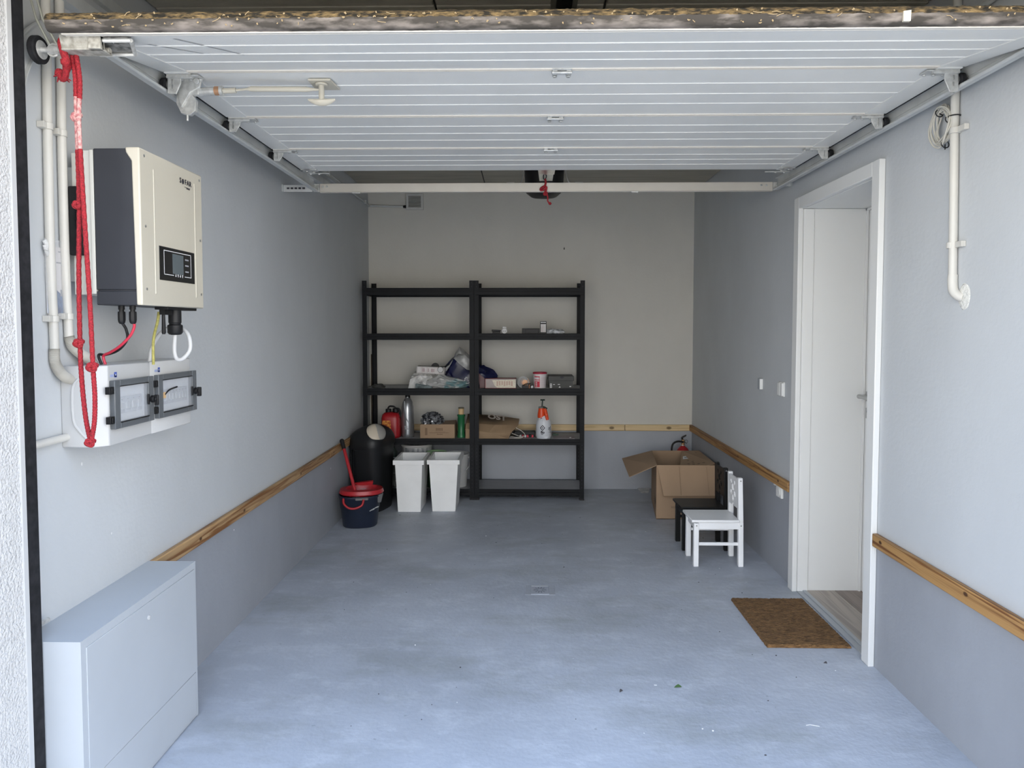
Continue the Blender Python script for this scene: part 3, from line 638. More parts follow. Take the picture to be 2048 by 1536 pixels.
m = M(); m.tube(spline([(0.112, 4.185, 2.30), (0.104, 4.165, 2.285), (0.106, 4.16, 2.265), (0.113, 4.16, 2.262), (0.121, 4.165, 2.28), (0.115, 4.185, 2.30)]), 0.003, 6, m=1)
m.tube(spline([(0.114, 4.150, 2.262), (0.116, 4.140, 2.24), (0.112, 4.138, 2.222)]), 0.0055, 8)
m.tube(spline([(0.112, 4.14, 2.222), (0.090, 4.135, 2.208), (0.088, 4.135, 2.197), (0.104, 4.135, 2.200), (0.120, 4.135, 2.215), (0.116, 4.135, 2.192), (0.106, 4.135, 2.175), (0.118, 4.135, 2.172), (0.122, 4.135, 2.187)]), 0.006, 8)
m.tube(spline([(0.120, 4.135, 2.187), (0.128, 4.135, 2.155), (0.127, 4.135, 2.138), (0.138, 4.135, 2.120)]), [0.004]*19, 8); m.lathe([(0.004, -0.008), (0.010, 0), (0.004, 0.008)], (0.140, 4.135, 2.122), 8)
obj('release_cord', m, [REDR, INK], op, 'knotted red emergency release cord')

# lift cable (two thin stays) beside the bottom roller
m = M(); m.tube([(-1.262, 1.945, 2.165), (-1.300, 1.945, 2.24), (-1.345, 1.950, 2.40), (-1.350, 1.96, ZC)], [0.0042, 0.0032, 0.0024, 0.0024], 8); m.tube([(-1.242, 1.945, 2.165), (-1.283, 1.945, 2.24), (-1.328, 1.950, 2.40), (-1.335, 1.96, ZC)], [0.0042, 0.0032, 0.0024, 0.0024], 8)
obj('lift_cable', m, mat('cable_wire', (0.42, 0.42, 0.36), 0.4, metal=0.5), None, 'pair of thin steel lift cables rising from the lower left door roller', 'cable')

# ================================================================= RED ROPE
rp = thing('pull_rope', 'knotted red pull rope looped from the lower left corner of the garage door', 'rope', (-1.20, 1.955, 1.10))
s1 = spline([(-1.190, 1.905, 2.150), (-1.196, 1.905, 2.175), (-1.206, 1.90, 2.160), (-1.206, 1.92, 2.12)], 5)
m = M().tube(s1, 0.0095, 10); m.tube(spline([(-1.206, 1.92, 2.125), (-1.215, 1.94, 2.112), (-1.232, 1.95, 2.100), (-1.247, 1.95, 2.106), (-1.250, 1.95, 2.095)]), 0.0075, 10); m.tube(spline([(-1.208, 1.92, 2.118), (-1.222, 1.94, 2.095), (-1.236, 1.95, 2.085), (-1.246, 1.95, 2.098)]), 0.0085, 10)
m.lathe([(0.001, -0.014), (0.011, -0.006), (0.012, 0.005), (0.002, 0.013)], (-1.208, 1.918, 2.118), 10)
for a in range(7): m.tube([(-1.243, 1.95, 2.098), (-1.262 + a*0.008, 1.95 + 0.003*(a % 3), 2.080 + 0.012*(a == 0) - 0.002*(a % 2))], [0.005, 0.0012], 5)
obj('tied_end', m, REDR, rp, 'frayed tied end over the bracket')
S1 = [(-1.200, 1.93, 2.150), (-1.203, 1.95, 2.09), (-1.206, 1.955, 1.985), (-1.208, 1.96, 1.90), (-1.208, 1.96, 1.75), (-1.214, 1.96, 1.564), (-1.216, 1.96, 1.38), (-1.214, 1.96, 1.278), (-1.206, 1.96, 1.175), (-1.193, 1.957, 1.112)]
S2 = [(-1.188, 1.93, 2.150), (-1.191, 1.95, 2.08), (-1.197, 1.952, 1.985), (-1.196, 1.952, 1.90), (-1.188, 1.95, 1.70), (-1.180, 1.95, 1.496), (-1.176, 1.95, 1.315), (-1.173, 1.95, 1.235), (-1.176, 1.95, 1.165), (-1.187, 1.952, 1.112)]
def braid(pts, r):
    p = spline(pts, 40); return p, [r*(1 + 0.06*sin(i*1.3)) for i in range(len(p))]
p, rr = braid(S1[:2] , 0.007); 
for nm, S, lab in (('rope_strand', S1, None), ('rope_strand', S2, None)):
    p, rr = braid(S, 0.0062); k = 40*3
    fa = M().tube(p[60:k+1], rr[60:k+1], 9, m=0)
    o = obj('rope_strand', M().tube(p[:61], rr[:61], 9, m=0).tube(p[k:], rr[k:], 9, m=0).tube(p[60:k+1], [q*0.9 for q in rr[60:k+1]], 9, m=1), [REDR, REDF], rp)
def knot(c, s, mt=REDR):
    m = M(); c = Vector(c)
    m.tube([c + Vector((cos(t)*s*0.9, -0.004 + sin(t*2)*s*0.3, sin(t)*s*0.55 + cos(t)*s*0.25)) for t in [k*pi/7 for k in range(14)]], s*0.48, 8, closed=True)
    m.tube([c + Vector((cos(t)*s*0.7, -0.006, sin(t)*s*0.6 - cos(t)*s*0.35)) for t in [k*pi/7 for k in range(14)]], s*0.42, 8, closed=True)
    obj('knot', m, mt, rp)
knot((-1.203, 1.955, 1.985), 0.012, REDF); knot((-1.209, 1.958, 1.752), 0.011); knot((-1.216, 1.958, 1.378), 0.012); knot((-1.176, 1.95, 1.313), 0.013); knot((-1.190, 1.955, 1.106), 0.012)

# ================================================================= LEFT WALL EQUIPMENT
def conduit(pts, r, lab, clips=(), flex=None, wallx=XL):
    t = thing('conduit', lab, 'pipe', pts[-1])
    p = spline(pts, 8) if len(pts) > 2 else [Vector(q) for q in pts]
    obj('pipe', M().tube(p, r, 14), COND, t)
    for c in clips:
        m = M(); s_ = 1 if wallx < 0 else -1
        m.tube([(c[0], c[1], c[2]-0.009), (c[0], c[1], c[2]+0.009)], r*1.28, 14); m.box((wallx + s_*0.001, c[1]-r*0.9 + c[3], c[2]-0.008), (c[0] + s_*r*0.7, c[1]+r*0.9 + c[3], c[2]+0.009))
        obj('clip', m, COND, t, bevel=0.0008)
    if flex:
        m = M(); pp = spline(flex, 40); m.tube(pp, [r*1.22 if (i//1) % 2 else r*1.05 for i in range(len(pp))], 12); obj('ribbed_elbow', m, COND, t)
    return t
conduit([(-1.3565, 2.072, ZC-0.01), (-1.3565, 2.069, 2.2), (-1.3565, 2.062, 1.90), (-1.3565, 2.060, 1.60), (-1.3565, 2.065, 1.44), (-1.3565, 2.066, 1.345)], 0.0125, 'cream conduit nearest the opening, running down into the side of the fuse boxes', [(-1.3565, 2.062, 1.991, -0.016), (-1.3565, 2.064, 1.446, -0.018)], [(-1.3565, 2.066, 1.36), (-1.3565, 2.066, 1.322), (-1.350, 2.078, 1.292), (-1.345, 2.098, 1.274), (-1.335, 2.118, 1.266)])
conduit([(-1.3565, 2.133, ZC-0.01), (-1.3565, 2.132, 2.2), (-1.3565, 2.126, 1.95), (-1.3565, 2.126, 1.60), (-1.3565, 2.132, 1.44), (-1.3565, 2.134, 1.385)], 0.0125, 'second cream conduit bending into the top of the fuse boxes', [(-1.3565, 2.125, 1.988, -0.016), (-1.3565, 2.131, 1.454, -0.018)], [(-1.3565, 2.134, 1.395), (-1.351, 2.138, 1.368), (-1.345, 2.158, 1.348), (-1.335, 2.185, 1.328), (-1.325, 2.20, 1.308)])
conduit([(-1.3565, 1.90, 1.094), (-1.3565, 2.13, 1.097)], 0.0115, 'short horizontal cream conduit entering the low corner of the fuse boxes')

# manual in a plastic sleeve
mn = thing('manual_sleeve', 'installation manual in a clear plastic sleeve hung behind the conduits', 'document', (-1.366, 2.09, 1.45))
obj('booklet', M().box((-1.3665, 2.052, 1.462), (-1.3635, 2.140, 1.655)), mat('booklet_cover', (0.62, 0.60, 0.60), 0.5, var=0.03), mn)
m = M().prism([(2.052, 1.462), (2.140, 1.462), (2.140, 1.505), (2.052, 1.552)], -1.3635, -1.3630, 0); obj('cover_print', m, mat('blue_cover_photo', (0.02, 0.05, 0.16), 0.4, col2=(0.22, 0.35, 0.55), var=0.3, scale=14, lo=0.42, hi=0.62), mn, 'blue photograph on the cover')
m = M(); m.box((-1.3632, 2.110, 1.513), (-1.3625, 2.124, 1.532)); m.box((-1.3632, 2.095, 1.608), (-1.3625, 2.132, 1.612)); m.box((-1.3632, 2.105, 1.640), (-1.3625, 2.125, 1.644))
obj('cover_lettering', m, INKG, mn, 'grey printed lines', kind='stuff')
m = M(); vs = []; ny, nz = 10, 22
for i in range(ny+1):
    for j in range(nz+1):
        y = 2.040 + 0.105*i/ny; zz = 1.452 + 0.222*j/nz; vs.append((-1.359 + 0.005*noise.noise(Vector((y*60, zz*14, 0))), y - 0.006*(j/nz), zz))
m.add(vs, [(i*(nz+1)+j, (i+1)*(nz+1)+j, (i+1)*(nz+1)+j+1, i*(nz+1)+j+1) for i in range(ny) for j in range(nz)])
obj('clear_sleeve', m, mat('clear_sleeve_film', (0.9, 0.9, 0.92), 0.12, alpha=0.22), mn, smooth=60)
m = M().tube(spline([(-1.357, 2.038, 1.655), (-1.355, 2.052, 1.62), (-1.355, 2.060, 1.59)]), [0.006]*6+[0.004]*7, 6, flat=0.4); m.tube(spline([(-1.357, 2.036, 1.668), (-1.356, 2.044, 1.655), (-1.356, 2.040, 1.64)]), 0.006, 6, flat=0.5)
obj('sleeve_fold', m, WBAG, mn)

# inverter
iv = thing('solar_inverter', 'cream and anthracite solar inverter with black display on the left wall', 'inverter', (-1.24, 2.31, 1.487))
Y0, Y1, Z0, Z1 = 2.112, 2.512, 1.487, 1.945
obj('side_shell', M().box((-1.257, Y0, 1.532), (-1.135, Y1, Z1-0.003)).box((-1.252, Y0+0.004, 1.526), (-1.135, Y1-0.004, 1.534)).box((-1.257, Y0, Z0), (-1.135, Y1, 1.528)), ANT, iv, 'anthracite side shell', bevel=0.003)
# front cover with side lip
lip = [(-1.120, Z0), (-1.138, Z0), (-1.144, 1.905), (-1.160, 1.930), (-1.162, Z1), (-1.120, Z1)]
m = M().box((-1.136, Y0-0.002, Z0), (-1.120, Y1+0.002, Z1)); m.prism(lip, Y0-0.003, Y0+0.006, 1); m.prism(lip, Y1-0.006, Y1+0.003, 1)
cv = obj('front_cover', m, IVR, iv, 'cream front cover', bevel=0.004)
m = M(); m.hexa([(-1.121, 2.185, 1.52), (-1.121, 2.195, 1.52), (-1.121, 2.195, 1.90), (-1.121, 2.185, 1.90), (-1.1185, 2.187, 1.525), (-1.1185, 2.190, 1.525), (-1.1185, 2.190, 1.895), (-1.1185, 2.187, 1.895)]); obj('pressed_ridge', m, IVR, cv); m = M(); m.hexa([(-1.121, 2.455, 1.52), (-1.121, 2.462, 1.52), (-1.121, 2.462, 1.91), (-1.121, 2.455, 1.91), (-1.1185, 2.457, 1.525), (-1.1185, 2.459, 1.525), (-1.1185, 2.459, 1.905), (-1.1185, 2.457, 1.905)])
obj('pressed_ridge', m, IVR, cv)
for yy in (2.135, 2.495):
    for zz in (1.925, 1.72, 1.535):
        obj('screw', M().lathe([(0.004, -0.001), (0.004, 0.002), (0.001, 0.003)], (-1.1205, yy, zz), 10, axis='x'), STEEL, cv)
dp = obj('display_panel', M().box((-1.1205, 2.212, 1.568), (-1.1185, 2.446, 1.672)), GLOSSB, iv, 'glossy black display panel', bevel=0.0006)
m = M(); xq = -1.1183
for a, b in (((2.238, 1.660), (2.420, 1.662)), ((2.238, 1.586), (2.240, 1.661)), ((2.418, 1.588), (2.420, 1.661)), ((2.238, 1.586), (2.300, 1.588)), ((2.374, 1.586), (2.420, 1.588))): m.box((xq-0.0004, a[0], a[1]), (xq+0.0002, b[0], b[1]))
for k in range(4):
    yy = 2.312 + k*0.015; m.box((xq-0.0004, yy, 1.583), (xq+0.0002, yy+0.003, 1.593)); m.box((xq-0.0004, yy-0.003, 1.585 + (k % 2)*0.004), (xq+0.0002, yy+0.005, 1.587 + (k % 2)*0.004))
obj('panel_lines', m, INKW, dp)
obj('screen', M().box((-1.119, 2.293, 1.592), (-1.1178, 2.365, 1.655)), SCRN, dp, 'grey rectangular screen')
m = M()
for zz in (1.641, 1.622, 1.602): m.box((xq-0.0004, 2.378, zz), (xq+0.0002, 2.402, zz+0.0045))
obj('key_labels', m, INKG, dp)
FX = lambda x, y, z: frame((x, y, z), (0, 1, 0), (0, 0, 1))
m = textm('S', 0.024, FX(-1.1182, 2.358, 1.898), bold=0.0002); 
for ch, yy in (('F', 2.393), ('A', 2.4095), ('R', 2.427)):
    q = textm(ch, 0.024, FX(-1.1182, yy, 1.898), bold=0.0002); m.add(q.v, q.f)
m.lathe([(0.0001, 0), (0.0065, 0), (0.0065, 0.0005), (0.0001, 0.0005)], (-1.1186, 2.375, 1.898), 16, axis='x', sy=1.35)
m.box((-1.1186, 2.385, 1.882), (-1.1182, 2.425, 1.8835)); q = textm('SOLAR', 0.0075, FX(-1.1182, 2.410, 1.880)); m.add(q.v, q.f)
obj('lettering', m, INK, iv, 'SOFAR in dark letters')
m = M().box((-1.290, 2.145, 1.520), (-1.257, 2.480, 1.938))
for k in range(14): m.box((-1.345, 2.150 + k*0.025, 1.520), (-1.288, 2.156 + k*0.025, 1.938))
m.box((-1.292, 2.118, 1.520), (-1.262, 2.148, 1.938)); m.box((-1.268, 2.112, 1.520), (-1.258, 2.150, 1.938))
obj('heat_sink', m, mat('pale_aluminium_fins', (0.66, 0.65, 0.60), 0.4, metal=0.2), iv, 'pale finned heat sink', bevel=0.001)
m = M().box((-1.348, 2.132, 1.635), (-1.292, 2.150, 1.838)); m.box((-1.300, 2.118, 1.655), (-1.284, 2.134, 1.67), 0)
fh = obj('fan_box', m, BLK, iv, 'black fan box', bevel=0.004)
m = M(); m.lathe([(0.0, -0.001), (0.048, -0.001), (0.048, 0.002), (0.042, 0.002)], (-1.305, 2.130, 1.74), 8, axis='y', sx=0.45, sy=1.7)
obj('fan_grille', m, GLOSSB, fh)
obj('wall_plate', M().box((-1.3695, 2.17, 1.56), (-1.346, 2.46, 1.90)), GALV, iv)
def gland(x, y, r, zt=1.487, l=0.055):
    m = M(); m.lathe([(r*0.85, 0), (r*0.85, -0.012)], (x, y, zt), 12); m.lathe([(r*0.7, -0.012), (r*0.7, -0.018), (r, -0.018), (r*1.05, -0.022), (r*1.05, -l+0.012), (r*0.9, -l+0.004), (r*0.55, -l)], (x, y, zt), 8)
    return m
obj('cable_gland', gland(-1.214, 2.165, 0.0105), BLK, iv); obj('cable_gland', gland(-1.180, 2.165, 0.0105), BLK, iv)
m = M(); m.box((-1.168, 2.27, 1.478), (-1.125, 2.47, 1.488)); m.lathe([(0.020, 0), (0.020, -0.05), (0.018, -0.052), (0.018, -0.056), (0.0235, -0.058), (0.0235, -0.082), (0.019, -0.088), (0.012, -0.090)], (-1.150, 2.365, 1.487), 16)
obj('connector', m, BLK, iv, 'large black output connector', bevel=0.001)
m = M(); m.lathe([(0.009, 0), (0.009, -0.015), (0.005, -0.018), (0.0065, -0.075), (0.0045, -0.080)], (-1.150, 2.29, 1.480), 10); m.box((-1.158, 2.28, 1.462), (-1.14, 2.33, 1.480)); obj('antenna', m, BLK, iv, 'stubby black antenna')

def cablething(pts, r, mt, lab, n=8, seg=9):
    return obj('cable', M().tube(spline(pts, n), r, seg), mt, None, lab, 'cable')
cablething([(-1.180, 2.165, 1.436), (-1.178, 2.168, 1.425), (-1.192, 2.17, 1.397), (-1.226, 2.175, 1.366), (-1.265, 2.19, 1.346), (-1.293, 2.20, 1.334), (-1.288, 2.20, 1.308)], 0.0042, mat('red_cable', (0.55, 0.03, 0.06), 0.45), 'thin red cable from inverter gland down to the fuse boxes')
cablething([(-1.214, 2.165, 1.436), (-1.207, 2.175, 1.415), (-1.208, 2.18, 1.385), (-1.240, 2.19, 1.353), (-1.285, 2.20, 1.338), (-1.308, 2.20, 1.337), (-1.300, 2.20, 1.308)], 0.0042, BLK, 'thin black cable from inverter gland down to the fuse boxes')
cablething([(-1.150, 2.365, 1.405), (-1.156, 2.37, 1.345), (-1.148, 2.37, 1.318), (-1.128, 2.372, 1.320), (-1.108, 2.378, 1.350), (-1.114, 2.385, 1.392), (-1.140, 2.40, 1.415), (-1.185, 2.41, 1.422), (-1.222, 2.41, 1.400), (-1.252, 2.41, 1.352), (-1.262, 2.41, 1.30)], 0.0068, WPL, 'thick white cable looping below the large inverter connector', 10, 12)
cablething([(-1.185, 2.33, 1.472), (-1.19, 2.33, 1.44), (-1.215, 2.35, 1.38), (-1.222, 2.36, 1.30)], 0.0045, YGC, 'yellow green earth wire hanging behind the antenna')

# fuse boxes (two, side by side)
def fuse_box(y0, y1, lab, yellow, knobflip):
    X0, X1, z0, z1 = XL, -1.245, 1.066, 1.308
    t = thing('fuse_box', lab, 'fuse box', (X0+0.06, (y0+y1)/2, z0), 'fuse boxes under the inverter')
    yl = y0 - (0.0 if yellow else 0.0)
    m = M()
    # body: back case, sloped front hood with chamfered vertical edges
    m.prism([(X0, y0), (X1-0.030, y0), (X1, y0+0.030), (X1, y1), (X0, y1)], z0, z1, 2) if not yellow else m.prism([(X0, y0), (X1-0.005, y0), (X1, y0+0.006), (X1, y1-0.012), (X1-0.02, y1), (X0, y1)], z0, z1, 2)
    b = obj('case', m, WPL, t, bevel=0.003)
    wy0, wy1, wz0, wz1 = y0 + (0.035 if not yellow else 0.018), y1 - 0.010 if not yellow else y1 + 0.004, 1.115, 1.262
    dx0, dx1 = X1, X1+0.017
    fr = 0.030
    obj('breaker_recess', M().box((X1-0.0005, wy0+0.02, wz0+0.015), (X1+0.0015, wy1-0.03, wz1-0.015)), mat('pale_recess', (0.62, 0.64, 0.68), 0.5), t)
    nb = 4 if not yellow else 8
    for k in range(nb):
        bw = (wy1-wy0-0.095)/nb; yy = wy0+0.035 + k*bw
        q = M().box((X1+0.001, yy+0.0006, 1.158), (X1+0.008, yy+bw-0.0006, 1.208)); q.box((X1+0.008, yy+bw*0.25, 1.170), (X1+0.011, yy+bw*0.75, 1.192), 1); q.lathe([(0.0012, 0), (0.0012, 0.0012)], (X1+0.008, yy+bw*0.5, 1.200), 6, axis='x', m=2)
        if yellow and k == 0: q.box((X1+0.008, yy+bw*0.1, 1.180), (X1+0.012, yy+bw*0.95, 1.200), 3)
        obj('breaker', q, [BREAK, mat('breaker_switch', (0.55, 0.56, 0.58), 0.4) if not bpy.data.materials.get('breaker_switch') else bpy.data.materials['breaker_switch'], INK, bpy.data.materials.get('orange_toggle') or mat('orange_toggle', (0.75, 0.42, 0.08), 0.5)], t)
    if yellow: obj('black_link', M().tube(spline([(X1+0.011, wy0+0.05, 1.192), (X1+0.013, wy0+0.08, 1.206), (X1+0.013, wy0+0.135, 1.212)]), 0.003, 6), BLK, t)
    m = M(); m.box((dx0, wy0, wz0), (dx1, wy0+fr, wz1)); m.box((dx0, wy1-fr*1.15, wz0), (dx1, wy1, wz1)); m.box((dx0, wy0+fr, wz0), (dx1, wy1-fr*1.15, wz0+0.020)); m.box((dx0, wy0+fr, wz1-0.020), (dx1, wy1-fr*1.15, wz1))
    wnd = obj('window_door', m, SMOKE, t, 'smoky translucent hinged cover', bevel=0.002)
    obj('window_pane', M().box((dx0+0.011, wy0+fr, wz0+0.020), (dx0+0.013, wy1-fr*1.15, wz1-0.020)), GLS, wnd, 'clear pane of the cover')
    for a, b_ in (((wy0+fr-0.002, wz0+0.017), (wy1-fr*1.15+0.002, wz0+0.020)), ((wy0+fr-0.002, wz1-0.020), (wy1-fr*1.15+0.002, wz1-0.0175))):
        obj('pane_gasket', M().box((dx1-0.003, a[0], a[1]), (dx1+0.0012, b_[0], b_[1])), BLK, wnd)
    for zz in (wz0+0.018, wz1-0.040):
        obj('hinge', M().box((dx0, wy0-0.022, zz), (dx1-0.002, wy0+0.002, zz+0.022)).box((dx0, wy0-0.016, zz+0.003), (dx1+0.001, wy0-0.006, zz+0.019)), BLK, wnd, bevel=0.001)
    m = M(); ky, kz = wy1-0.018, 1.187
    m.tube([(dx1, ky, kz), (dx1+0.012, ky, kz)], 0.012, 14); m.tube([(dx1+0.012, ky, kz), (dx1+0.020, ky, kz)], 0.009, 12)
    m.box((dx1+0.010, ky-0.004 if knobflip else ky-0.006, kz-0.020), (dx1+0.024, ky+0.004 if knobflip else ky+0.006, kz+0.014)); m.box((dx1-0.002, ky-0.024, kz-0.016), (dx1+0.003, ky-0.014, kz+0.018))
    obj('latch_knob', m, BLK, wnd, bevel=0.002)
    obj('sticker', M().box((X1-0.0005, wy0+0.006, 1.272), (X1+0.0005, wy0+0.040, 1.280)).box((X1-0.0005, wy0+0.028, 1.270), (X1+0.0005, wy0+0.042, 1.286), 1).box((X1, wy0+0.032, 1.275), (X1+0.0008, wy0+0.038, 1.281), 0), [mat('pale_sticker', (0.35, 0.40, 0.62), 0.5) if not bpy.data.materials.get('pale_sticker') else bpy.data.materials['pale_sticker'], INKB], t, 'small blue maker sticker')
    return t
f1 = fuse_box(2.108, 2.382, 'left white fuse box with smoked window, nearer the garage opening', False, True)
f2 = fuse_box(2.386, 2.680, 'right white fuse box with an orange breaker toggle behind its window', True, False)
obj('side_moulding', M().tube(spline([(-1.315, 2.107, 1.27), (-1.333, 2.107, 1.24), (-1.333, 2.107, 1.15), (-1.315, 2.107, 1.115), (-1.275, 2.107, 1.075)]), 0.004, 8), WPL, f1)

# manifold cabinet
cb_ = thing('manifold_cabinet', 'low pale blue grey metal cabinet against the left wall by the opening', 'cabinet', (-1.285, 2.24, 0))
CX, CY0, CY1, CZ = -1.198, 1.897, 2.578, 0.573
m = M().box((XL, CY0, 0.004), (CX-0.002, CY0+0.002, CZ-0.002)); m.box((XL, CY1-0.002, 0.004), (CX-0.002, CY1, CZ-0.002)); m.box((XL, CY0, CZ-0.002), (CX-0.002, CY1, CZ)); m.box((XL, CY0+0.002, 0.004), (CX-0.002, CY1-0.002, 0.01))
m.box((CX-0.002, CY0, 0.004), (CX, CY0+0.0225, CZ-0.0245)); m.box((CX-0.002, CY1-0.0115, 0.004), (CX, CY1, CZ-0.0245)); m.box((CX-0.002, CY0, CZ-0.0245), (CX, CY1, CZ)); m.box((XL, CY0+0.002, 0.012), (XL+0.003, CY1-0.002, CZ-0.004))
obj('housing', m, CABM, cb_)
pf = M().box((CX-0.004, CY0+0.023, 0.17), (CX+0.002, CY1-0.012, CZ-0.025)); pd = obj('door', pf, CABM, cb_, bevel=0.0012)
obj('lock', M().lathe([(0.008, 0), (0.008, 0.002), (0.005, 0.003)], (CX+0.002, 2.245, 0.50), 14, axis='x').box((CX+0.003, 2.243, 0.494), (CX+0.006, 2.247, 0.506)), WPL, pd, 'small round white lock')
obj('plinth_panel', M().box((CX-0.004, CY0+0.023, 0.012), (CX+0.0, CY1-0.012, 0.167)), CABM, cb_, bevel=0.001)
obj('door_peg', M().box((XL, 1.915, 0.588), (-1.338, 1.945, 0.612)).tube([(-1.345, 1.945, 0.60), (-1.345, 1.985, 0.598)], 0.008, 8), HWARE, None, 'small metal fixing behind the seal above the low cabinet', 'bracket')

# ================================================================= RIGHT WALL
m = M().box((1.452, 4.512, 1.038), (XR, 4.540, 1.110)); m.box((1.452, 4.4825, 1.038), (XR, 4.512, 1.110))
sw = thing('wall_sensor', 'narrow blank white sensor box left of the double light switch', 'sensor', (XR, 4.50, 1.04))
obj('cover', M().box((1.449, 4.484, 1.040), (XR, 4.535, 1.108)), mat('grey_sensor_face', (0.34, 0.37, 0.40), 0.4), sw, bevel=0.002); obj('cap', M().box((1.446, 4.4815, 1.042), (XR, 4.490, 1.106)), WHP, sw, bevel=0.002)
sw = thing('light_switch', 'white double rocker light switch beside the doorway', 'switch', (XR, 4.14, 1.03))
obj('plate', M().box((1.456, 4.098, 1.030), (XR, 4.182, 1.114)), WHP, sw, bevel=0.003)
for a in (4.102, 4.142):
    obj('rocker', M().prism([(1.447, a), (1.447, a+0.036), (1.457, a+0.037), (1.457, a-0.001)], 1.036, 1.108, 2), WHP, sw, bevel=0.002)
sk = thing('wall_socket', 'white wall socket just under the right hand wooden rail', 'socket', (XR, 4.13, 0.455))
obj('plate', M().box((1.448, 4.090, 0.452), (XR, 4.172, 0.517)), WHP, sk, bevel=0.004)
obj('lid', M().lathe([(0.026, 0), (0.026, 0.004), (0.018, 0.005), (0.017, 0.001)], (1.4435, 4.131, 0.486), 24, axis='x'), WHP, sk)
obj('box', M().box((1.449, 4.19, 0.508), (1.463, 4.215, 0.517)), WHP, sk)

t = thing('conduit', 'cream conduit running down the right wall and turning into a filler patch', 'pipe', (1.45, 2.49, 1.52))
obj('pipe', M().tube([(1.450, 2.512, ZC-0.01), (1.450, 2.510, 2.1), (1.450, 2.499, 1.70), (1.450, 2.496, 1.57)], 0.0135, 14), COND, t)
obj('elbow', M().tube(spline([(1.450, 2.496, 1.60), (1.450, 2.496, 1.575), (1.451, 2.490, 1.545), (1.459, 2.476, 1.528), (1.470, 2.462, 1.522)]), 0.0155, 14), COND, t)
for z_ in (2.085, 1.70):
    obj('clip', M().tube([(1.450, 2.505, z_-0.010), (1.450, 2.505, z_+0.010)], 0.0175, 14).box((1.448, 2.450, z_-0.009), (XR-0.001, 2.50, z_+0.010)), COND, t, bevel=0.001)
obj('filler_patch', crumple((1.465, 2.452, 1.525), (0.003, 0.030, 0.040), 3, amp=0.12, sub=3), PLAST, t, 'rough white filler patch around the pipe end', smooth=80)
cc = thing('cable_coil', 'coil of grey cable hung beside the right wall conduit', 'cable', (1.452, 2.56, 2.05))
for k in range(7):
    cy_ = 2.568 + 0.006*sin(k*2.1); ry = 0.034 + 0.0042*k; rz = 0.050 + 0.0035*(k % 4) + 0.002*k
    pts = [(1.448 - 0.0028*k + 0.004*sin(3*a+k), cy_ + ry*cos(a), 2.118 + rz*sin(a) + 0.006*cos(2*a + k)) for a in [q*pi/16 for q in range(32)]]
    obj('loop', M().tube(pts, 0.0032, 7, closed=True), CABLE, cc)
for c, tail in (((1.442, 2.548, 2.050), (0, 0.0, -0.018)), ((1.440, 2.585, 2.165), (0, -0.02, -0.012)), ((1.442, 2.528, 2.128), (0, 0.012, -0.008))):
    obj('cable_tie', M().tube([(c[0] + 0.013*cos(a), c[1] + 0.010*sin(a)*0.4, c[2] + 0.013*sin(a)) for a in [q*pi/6 for q in range(12)]], 0.002, 5, closed=True).tube([c, Vector(c) + Vector(tail)], 0.002, 5), BLK, cc)
obj('cable_tie', M().tube([(1.450 + 0.018*cos(a), 2.512 + 0.018*sin(a), 2.135) for a in [q*pi/8 for q in range(16)]], 0.0022, 5, closed=True), BLK, cc)

# small specks of filler and screw holes
for x, y, z, s_, lab in ((XR-0.001, 3.02+0.0, 0, 0, ''),): pass

# ================================================================= BACK WALL
vt = thing('air_vent', 'square grey air vent high on the left of the back wall', 'vent', (-0.96, YB, 2.45))
m = M(); 
for a, b in (((-1.036, 2.448), (-0.884, 2.468)), ((-1.036, 2.566), (-0.884, 2.586)), ((-1.036, 2.468), (-1.014, 2.566)), ((-0.906, 2.468), (-0.884, 2.566))): m.box((a[0], YB-0.022, a[1]), (b[0], YB-0.001, b[1]))
obj('frame', m, mat('vent_frame_grey', (0.52, 0.52, 0.50), 0.5), vt, bevel=0.002)
obj('back', M().box((-1.014, YB-0.006, 2.468), (-0.906, YB-0.001, 2.566)), INK, vt)
for k in range(8): obj('louvre', M().box((-1.014, YB-0.019, 2.471+k*0.012), (-0.906, YB-0.009, 2.478+k*0.012), rot=Matrix.Rotation(R(-25), 3, 'X')), mat('vent_louvre_grey', (0.36, 0.36, 0.34), 0.5) if k == 0 else bpy.data.materials['vent_louvre_grey'], vt)
vc = thing('conduit', 'thin grey conduit along the left wall turning to the air vent', 'pipe', (XL+0.02, 5.6, 2.47))
gp = mat('grey_conduit', (0.50, 0.51, 0.50), 0.5)
obj('pipe', M().tube([(XL+0.013, 4.25, 2.485), (XL+0.013, 6.30, 2.482)], 0.010, 10).tube(spline([(XL+0.013, 6.29, 2.482), (XL+0.016, 6.34, 2.482), (XL+0.06, YB-0.012, 2.482)]), 0.010, 10).tube([(XL+0.055, YB-0.012, 2.482), (-1.062, YB-0.012, 2.474)], 0.010, 10), gp, vc)
obj('plug', M().tube([(-1.072, YB-0.012, 2.474), (-1.037, YB-0.012, 2.474)], [0.008, 0.014], 10), BLK, vc)
obj('clip', M().box((XL, 5.02, 2.468), (XL+0.028, 5.045, 2.500)), gp, vc); obj('clip', M().box((XL, 6.16, 2.468), (XL+0.028, 6.18, 2.500)), gp, vc)
obj('wall_hook', M().lathe([(0.003, 0), (0.006, -0.004), (0.003, -0.012)], (0.34, YB-0.001, 2.107), 8, axis='y').tube([(0.34, YB-0.01, 2.107), (0.34, YB-0.015, 2.12)], 0.003, 6), BLK, None, 'tiny dark wall plug left in the back wall above the shelves', 'plug')
